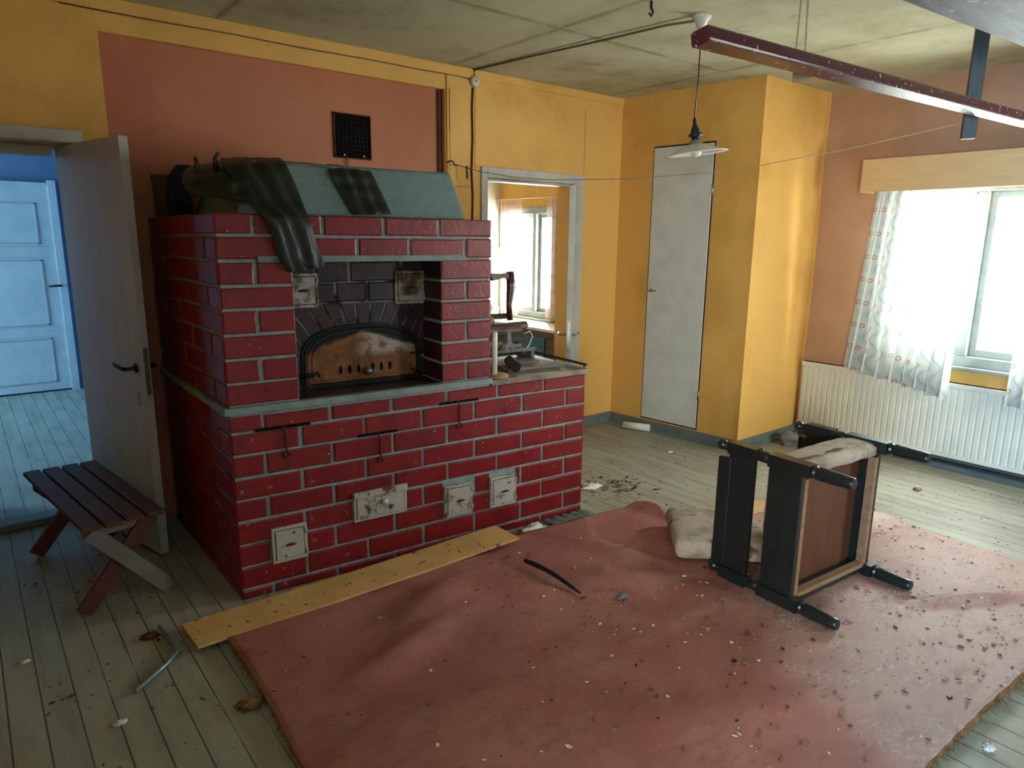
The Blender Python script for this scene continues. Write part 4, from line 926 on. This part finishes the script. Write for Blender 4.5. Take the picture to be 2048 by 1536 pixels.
def vh(x, y):
    h = VB + .006*noise.noise(Vector((x*1.7, y*1.7, 2))) + .003*noise.noise(Vector((x*5, y*5, 5)))
    for cx, cy, sx, sy_, a, r in BUMP:
        dx, dy = x-cx, y-cy; c, s = math.cos(r), math.sin(r); X_, Y_ = c*dx+s*dy, -s*dx+c*dy
        h += a*math.exp(-(X_/sx)**2 - (Y_/sy_)**2)
    return max(h, .014)
lo = thing('linoleum_sheet', 'large torn red linoleum sheet buckled loose over the floorboards', 'flooring', (1.4, -1.3, 0))
NU, NV = 150, 110
mb = MB()
def vfn(u, v):
    P_ = coons(u, v); e = min(u, 1-u, v, 1-v)
    j = .006*noise.noise(Vector((P_.x*14, P_.y*14, 0))) if e < 1e-6 else 0
    return (P_.x+j, P_.y+j, vh(P_.x, P_.y))
mb.grid(vfn, NU, NV)
top = mb.build('linoleum', 'vinyl', lo, local=False, solid=.004, soff=-1)
mb = MB(); bnd = [vfn(i/NU, 0) for i in range(NU+1)] + [vfn(1, j/NV) for j in range(1, NV+1)] + [vfn(1-i/NU, 1) for i in range(1, NU+1)] + [vfn(0, 1-j/NV) for j in range(1, NV)]
cc = Vector((1.5, -1.35, 0)); vs = []; n = len(bnd)
for k_, P_ in enumerate(bnd):
    P_ = Vector(P_); d_ = (cc-P_); d_.z = 0; d_.normalize(); r_ = random.uniform(-.006, .010)
    vs += [P_ + d_*.001 + Vector((0, 0, -.003)), P_ + d_*(-.004+r_*.8) + Vector((0, 0, -.45*(P_.z-.002))), Vector((P_.x, P_.y, .001)) + d_*(.012+r_*2)]
mb.add(vs, [(3*i+k, 3*((i+1) % n)+k, 3*((i+1) % n)+k+1, 3*i+k+1) for i in range(n) for k in (0, 1)], 0, False)
mb.build('felt_backing', 'felt', lo, local=False)
mb = MB()                                            # frayed fibres along the torn edges
for i in range(300):
    t = random.random()
    if i < 230: u = .42+.58*t; P_ = Vector(vfn(u, 1)); dn = Vector((random.uniform(-.4, .4), -1, 0))
    else: v = t; P_ = Vector(vfn(0, v)); dn = Vector((-1, random.uniform(-.5, .5), 0))
    l = random.choice((.006, .009, .013, .022)); P_.z *= random.uniform(.1, .8)
    mb.tube([P_, P_+dn*l*.6+Vector((0, 0, -.004)), P_+dn*l+Vector((0, 0, -min(P_.z*.8, .012)))], [.0016, .0012, .0006], 4, cap=False)
o = mb.build('felt_fringe', 'felt', lo, local=False); o['kind'] = 'stuff'
# peach board under the sheet
pq = [onZ(u, v, .012) for u, v in ((1340, 1055), (1515, 1000), (1570, 1010), (1590, 1040), (1420, 1080))]
mb = MB(); mb.prism([(P_.x, P_.y) for P_ in pq], .002, .012); o = mb.build('underlay_board', 'sheet_under'); put(o, (pq[1].x, pq[1].y, 0)); tag(o, 'pale peach board lying half under the linoleum behind the toppled chair', 'board')
# yellow board
yb0, yb1 = onZ(362, 1248, .036), onZ(396, 1294, .036); yb2, yb3 = onZ(990, 1050, .075), onZ(1040, 1075, .075)
mb = MB(); vs = []
N_ = 24
for i in range(N_+1):
    t = i/N_; a, b = yb0.lerp(yb2, t), yb1.lerp(yb3, t); sag = -.006*math.sin(t*PI)
    for P_ in (a, b): vs += [P_ + Vector((0, 0, sag)), P_ + Vector((0, 0, sag-.011))]
fs = []
for i in range(N_):
    o_ = 4*i; fs += [(o_, o_+4, o_+6, o_+2), (o_+1, o_+3, o_+7, o_+5), (o_, o_+1, o_+5, o_+4), (o_+2, o_+6, o_+7, o_+3)]
fs += [(0, 2, 3, 1), (4*N_, 4*N_+1, 4*N_+3, 4*N_+2)]
mb.add(vs, fs); o = mb.build('loose_board', 'board_yellow', bevel=.002); put(o, yb0); tag(o, 'long yellow fibreboard strip lying along the foot of the oven', 'board')
# ------------------------------------------------------------------ toppled chair
ca_ = math.radians(-4.53)
chp = Vector((1.832, -1.809, VB+.029))
ch = thing('armchair', 'dark wooden chair toppled on its back with ball finials and pale worn seat', 'chair', chp, ca_)
CW, CD = .60, .615
def post(x, z):
    mb = MB(); R_ = Matrix.Translation((x, 0, z)) @ Matrix.Rotation(-PI/2, 4, 'X')
    mb.lathe([(.022, 0), (.025, .005), (.026, .03), (.029, .12), (.030, .148), (.023, .157), (.029, .166), (.026, .176)], 16, 0, R_)
    mb.box((x-.028, .178, z-.028), (x+.028, .378, z+.028)); mb.lathe([(.024, .376), (.020, .386), (.026, .394), (.026, .43), (.020, .438), (.024, .448)], 16, 0, R_)
    mb.box((x-.028, .446, z-.028), (x+.028, .592, z+.028))
    mb.lathe([(.024, .590), (.015, .598), (.014, .603), (.022, .608), (.022, .613), (.013, .617)] + [(.026*math.sin(a), .641-.026*math.cos(a)) for a in [.5+i*(PI-.5)/9 for i in range(10)]], 18, 0, R_)
    mb.build('post', 'chair', ch, bevel=.005)
for x in (0, CW):
    for z in (0, CD): post(x, z)
    s_ = -1 if x == 0 else 1
    mb = MB(); mb.box((x-.014, .455, .02), (x+.014, .59, CD-.02)); mb.build('arm_panel', 'chair', ch, bevel=.003)
    mb = MB(); mb.prism([(x-.016, .575), (x+.016, .575), (x+.016+.012*s_, .628), (x-.016+.012*s_-.0, .640)], .03, CD-.05); mb.build('arm_rail', 'chair', ch, bevel=.006)
    mb = MB(); mb.box((x-.014, .215, .02), (x+.014, .375, CD-.02)); mb.build('seat_rail', 'chair', ch, bevel=.003)
    mb = MB(); mb.box((x-.012 if s_ > 0 else x+.014, .213, .02), (x-.034 if s_ > 0 else x+.034, .25, CD-.05)); 
    mb.build('inner_batten', 'raw_wood', ch)
mb = MB(); mb.box((.02, .215, -.012), (CW-.02, .375, .014)); mb.build('seat_rail', 'chair', ch, bevel=.003)
mb = MB(); mb.box((.03, .213, .014), (CW-.03, .25, .036)); mb.build('inner_batten', 'raw_wood', ch)
mb = MB(); mb.box((.016, .300, .014), (CW-.016, .312, CD-.03)); mb.build('seat_board', 'chair_brown', ch)
def pad(u, v):
    x = .03 + (CW-.06)*u; a = v*PI
    pr_ = [(.215, CD-.035), (.215, CD+.002), (.24, CD+.016), (.33, CD+.018), (.385, CD+.01), (.405, CD-.03), (.408, .3), (.405, .02), (.36, .016), (.315, .016)]
    t = v*(len(pr_)-1); i = min(int(t), len(pr_)-2); f = t-i; y = pr_[i][0]*(1-f)+pr_[i+1][0]*f; z = pr_[i][1]*(1-f)+pr_[i+1][1]*f
    k = .0035*noise.noise(Vector((x*14, y*20, z*9)))
    return (x, y+k, z+k)
mb = MB(); mb.grid(pad, 30, 45); mb.build('seat_pad', 'fabric', ch, solid=.012, soff=-1)
# loose cushion behind the chair
c0, c1 = Vector((1.80, -1.0, 0)), Vector((2.13, -1.33, 0)); ex = (c1-c0).normalized(); cl_ = .50
cang = math.atan2(ex.y, ex.x)
cu = MB(); nn_ = 26
bm = bmesh.new(); bmesh.ops.create_cube(bm, size=1); bmesh.ops.subdivide_edges(bm, edges=bm.edges, cuts=9, use_grid_fill=True)
for v in bm.verts:
    x, y, z = v.co*2; f_ = lambda a: math.copysign(1-(1-abs(a))**1.0, a)
    e = (max(abs(x), abs(y)))**6
    v.co = Vector((x*.235*(1-.05*abs(z)**2), y*.235*(1-.05*abs(z)**2), z*(.062*(1-.22*e)) + .006*noise.noise(Vector((x*2, y*2, z)))))
cu.add([v.co.copy() for v in bm.verts], [[v.index for v in f.verts] for f in bm.faces], 0, True); bm.free()
o = cu.build('seat_cushion', 'fabric', bevel=0, subd=1); ctr = c0 + ex*.235 + Vector((-ex.y, ex.x, 0))*.235
o.location = (ctr.x, ctr.y, VB+.066); o.rotation_euler = (0, 0, cang); tag(o, 'stained off-white cushion lying on the linoleum behind the toppled chair', 'cushion')
# ------------------------------------------------------------------ small things on the floor
P1, P2 = onZ(1050, 1121, VB+.024), onZ(1163, 1185, VB+.020)
o = MB().tube([P1.lerp(P2, t)+Vector((.010*math.sin(t*4), .006*math.sin(t*3), .006*math.sin(t*PI))) for t in [i/8 for i in range(9)]], [.010, .012, .012, .011, .011, .010, .009, .008, .005], 7).build('charred_stick', 'stick'); put(o, P1); tag(o, 'thin charred stick lying on the red linoleum', 'stick')
pts = [onZ(318, 1253, .012), onZ(352, 1296, .016), onZ(354, 1304, .016), onZ(335, 1326, .014), onZ(270, 1384, .012)]
o = MB().tube(pts, .0085, 10).build('bent_rod', 'pale_metal'); put(o, pts[2]); tag(o, 'bent pale metal rod lying on the dark floorboards left of the linoleum', 'rod')
a, b = onZ(1247, 849, .032), onZ(1299, 856, .032)
o = MB().tube([a, b], .031, 18).build('paper_roll', 'paper'); put(o, (a+b)/2 - Vector((0, 0, .031))); tag(o, 'white paper roll lying by the skirting below the closet door', 'paper roll')
c = onZ(1578, 888, 0); o = MB().blob((c.x, c.y, .045), .085, .075, .055, .5, 1.4, seed=2).build('stone', 'stone'); put(o, (c.x, c.y, 0)); tag(o, 'grey stone on the floor by the closet corner', 'stone')
def crumple(name, label, cat, c, r, mat, seed, fl=.4):
    mb = MB(); mb.blob((c[0], c[1], c[2]+r*fl*.9), r, r*.7, r*fl, 1.0, 3.2, seed=seed, sub=3); o = mb.build(name, mat); put(o, c); return tag(o, label, cat)
c = onZ(1064, 1066, 0); crumple('crumpled_paper', 'crumpled white paper by the oven foot at the end of the yellow board', 'paper', c, .07, 'paper', 1, .3)
c = onZ(1180, 975, 0); crumple('paper_scrap', 'white paper scrap on the floorboards right of the cooking range', 'paper', c, .07, 'paper', 6, .12)
c = onZ(505, 1412, 0); crumple('felt_clump', 'brown felt clump on the floor beside the left edge of the linoleum', 'felt clump', c, .045, 'felt', 3, .35)
c = onZ(300, 1275, 0); crumple('rag', 'small dark scrap next to the bent rod', 'scrap', c, .032, 'rust', 8, .25)
# curled grey floor covering strip along the range foot
a, b = onZ(1085, 1045, .0), onZ(1168, 1022, .0)
mb = MB()
def strip(u, v):
    P_ = Vector((a.x, a.y, 0)).lerp(Vector((b.x, b.y, 0)), u); w = Vector((.02, -.075, 0))
    return P_ + w*v + Vector((0, 0, .006 + .016*abs(math.sin(u*16))*(1-v) + .01*max(0, noise.noise(Vector((u*7, v*3, 1))))))
mb.grid(strip, 60, 6); o = mb.build('curled_strip', 'plinth', solid=.002); put(o, a); tag(o, 'curled grey strip of torn floor covering along the foot of the range', 'strip')
# scattered flakes
def flakes(name, label, n, mats, region, zf, smin, smax, parent=None):
    mb = MB()
    for i in range(n):
        x, y = region(); z = zf(x, y); r = random.uniform(smin, smax)*random.choice((.5, .7, 1)); a = random.uniform(0, 2*PI); e = random.uniform(.25, .9)
        k = random.randint(4, 6); tl = random.uniform(-.35, .35); tl2 = random.uniform(-.35, .35); mi = random.randrange(len(mats))
        vs = []
        for q_ in range(k):
            t = 2*PI*q_/k; rr = r*random.uniform(.6, 1.1); lx, ly = rr*math.cos(t), rr*e*math.sin(t)
            vs.append((x + lx*math.cos(a)-ly*math.sin(a), y + lx*math.sin(a)+ly*math.cos(a), z+.002+abs(lx*tl)+abs(ly*tl2)))
        vs2 = [(p_[0], p_[1], p_[2]+max(.0012, r*.12)) for p_ in vs]
        mb.add(vs+vs2, [tuple(range(k))[::-1], tuple(range(k, 2*k))] + [(q_, (q_+1) % k, k+(q_+1) % k, k+q_) for q_ in range(k)], mi)
    o = mb.build(name, mats); o['kind'] = 'stuff'; return o
def rv():
    u, v = random.random(), random.random(); P_ = coons(u, v); return P_.x, P_.y
def rvw():
    while True:
        x, y = rv()
        if random.random() < .35 + .65*min(1, max(0, (.6*x-.55*y-1.2)/1.0)): return x, y
def rv2():
    c = random.choice(((1.12, -.98, .12), (1.35, -1.5, .25), (1.3, -.72, .2), (2.0, -2.0, .35), (2.3, -1.9, .4), (.9, -1.35, .3))); 
    return random.gauss(c[0], c[2]), max(-2.3, min(-.45, random.gauss(c[1], c[2])))
fm = ['raw_wood', 'bark', 'wood_pale', 'rust', 'wood_pale', 'felt', 'bench_grey', 'raw_wood', 'paper', 'bark', 'stick']
o = flakes('paint_flakes', '', 1100, fm, rvw, vh, .003, .014); tag(o, 'paint flakes and crumbs strewn over the red linoleum', 'debris')
o = flakes('plaster_crumbs', '', 420, ['wood_pale', 'bench_grey', 'raw_wood', 'bark', 'paper', 'wood_pale', 'felt'], rv2, vh, .004, .017); tag(o, 'clusters of pale plaster crumbs lying on the red linoleum', 'debris')
def rf():
    while True:
        x, y = random.uniform(-.8, 4.5), random.uniform(-2.2, 1.0)
        if -.3 < x < 2.05 and y > -.33: continue
        if -.3 < x < 3.25 and y < -.28 and not (x > 2.3 and y > -.9 - .0*x): continue
        if x > 3.6 and y > -.15: continue
        return x, y
o = flakes('floor_crumbs', '', 850, ['bark', 'bark', 'stick', 'wood_pale', 'bench_grey', 'raw_wood', 'felt'], rf, lambda x, y: 0, .003, .015); tag(o, 'dark and pale crumbs strewn over the bare floorboards', 'debris')
pc0 = onZ(1225, 975, 0)
o = flakes('floor_peelings', '', 130, ['bark', 'stick', 'bench_grey', 'plinth', 'raw_wood'], lambda: (pc0.x+.06+random.gauss(0, .14), pc0.y+random.gauss(0, .09)), lambda x, y: 0, .006, .026); tag(o, 'patch of peeling paint slivers on the floorboards right of the cooking range', 'debris')
for i, (u, v, r, m_, lab) in enumerate(((1340, 905, .022, 'paper', 'white shell-like flake on the floorboards before the closet corner'), (1835, 980, .03, 'raw_wood', 'curled pale flake on the floorboards behind the toppled chair'), (1245, 1195, .030, 'bench_grey', 'grey flake in the crumb heap near the charred stick'), (1978, 1497, .022, 'paper', 'white flake on the floor past the near right edge of the linoleum'), (1900, 1400, .018, 'stick', 'dark scrap on the whitened end of the linoleum'), (50, 1325, .016, 'paper', 'white crumb on the dark floorboards at the far left'), (240, 1448, .02, 'paper', 'white crumb on the dark floorboards below the bent rod'))):
    inside = 1200 < u < 1300 or u == 1900
    c = onZ(u, v, VB+.004 if inside else 0.0); crumple('flake', lab, 'flake', c, r, m_, 10+i, .25)['group'] = 'larger flakes on the floor'
# ------------------------------------------------------------------ light: overcast sky, brighter on the window side, blue towards the other
w = bpy.data.worlds.new('sky'); scn.world = w; w.use_nodes = True; nt = w.node_tree; bgn = nt.nodes['Background']
tc = nt.nodes.new('ShaderNodeTexCoord'); sx_ = nt.nodes.new('ShaderNodeSeparateXYZ'); nt.links.new(tc.outputs['Generated'], sx_.inputs[0])
mr = nt.nodes.new('ShaderNodeMapRange'); nt.links.new(sx_.outputs[0], mr.inputs[0]); mr.inputs[1].default_value = -.3; mr.inputs[2].default_value = .1
mr2 = nt.nodes.new('ShaderNodeMapRange'); nt.links.new(sx_.outputs[1], mr2.inputs[0]); mr2.inputs[1].default_value = -.33; mr2.inputs[2].default_value = -.41
mxx = nt.nodes.new('ShaderNodeMath'); mxx.operation = 'MAXIMUM'; nt.links.new(mr.outputs[0], mxx.inputs[0]); nt.links.new(mr2.outputs[0], mxx.inputs[1])
mx = nt.nodes.new('ShaderNodeMix'); mx.data_type = 'RGBA'; nt.links.new(mxx.outputs[0], mx.inputs['Factor'])
mx.inputs[6].default_value = (.36, .85, 1.5, 1); mx.inputs[7].default_value = (.97, 1.0, .97, 1); nt.links.new(mx.outputs[2], bgn.inputs['Color'])
bgn.inputs['Strength'].default_value = 22.0
def portal(x, y0, y1, z0, z1, rot, ov_=None):
    l = bpy.data.lights.new('daylight_portal', 'AREA'); l.shape = 'RECTANGLE'; l.size = z1-z0; l.size_y = y1-y0; l.cycles.is_portal = True
    o = bpy.data.objects.new('daylight_portal', l); COL.objects.link(o); o.location = (x, (y0+y1)/2, (z0+z1)/2); o.rotation_euler = rot
    if ov_: l.size, l.size_y = ov_[0], ov_[1]; o.location.z = ov_[2]
for h in WIN: portal(XW+.20, h[0], h[1], h[2], h[3], (0, PI/2, 0))
for h in FWIN:
    l = portal((h[0]+h[1])/2, YN-.14, YN-.14, 0, 0, (PI/2, 0, 0), (h[1]-h[0], h[3]-h[2], (h[2]+h[3])/2))
portal(XL-.148, LWIN[0], LWIN[1], LWIN[2], LWIN[3], (0, -PI/2, 0))
portal(-4.248, HW[0], HW[1], HW[2], HW[3], (0, -PI/2, 0))
vs_ = scn.view_settings; scn.display_settings.display_device = 'sRGB'
vs_.view_transform = 'Standard'; vs_.look = 'None'; vs_.gamma = 1; vs_.use_curve_mapping = False; vs_.exposure = 1.5
scn.cycles.use_denoising = True; scn.cycles.max_bounces = 10; scn.cycles.diffuse_bounces = 6; scn.cycles.transparent_max_bounces = 12
scn.cycles.caustics_reflective = False; scn.cycles.caustics_refractive = False; scn.cycles.sample_clamp_indirect = 6
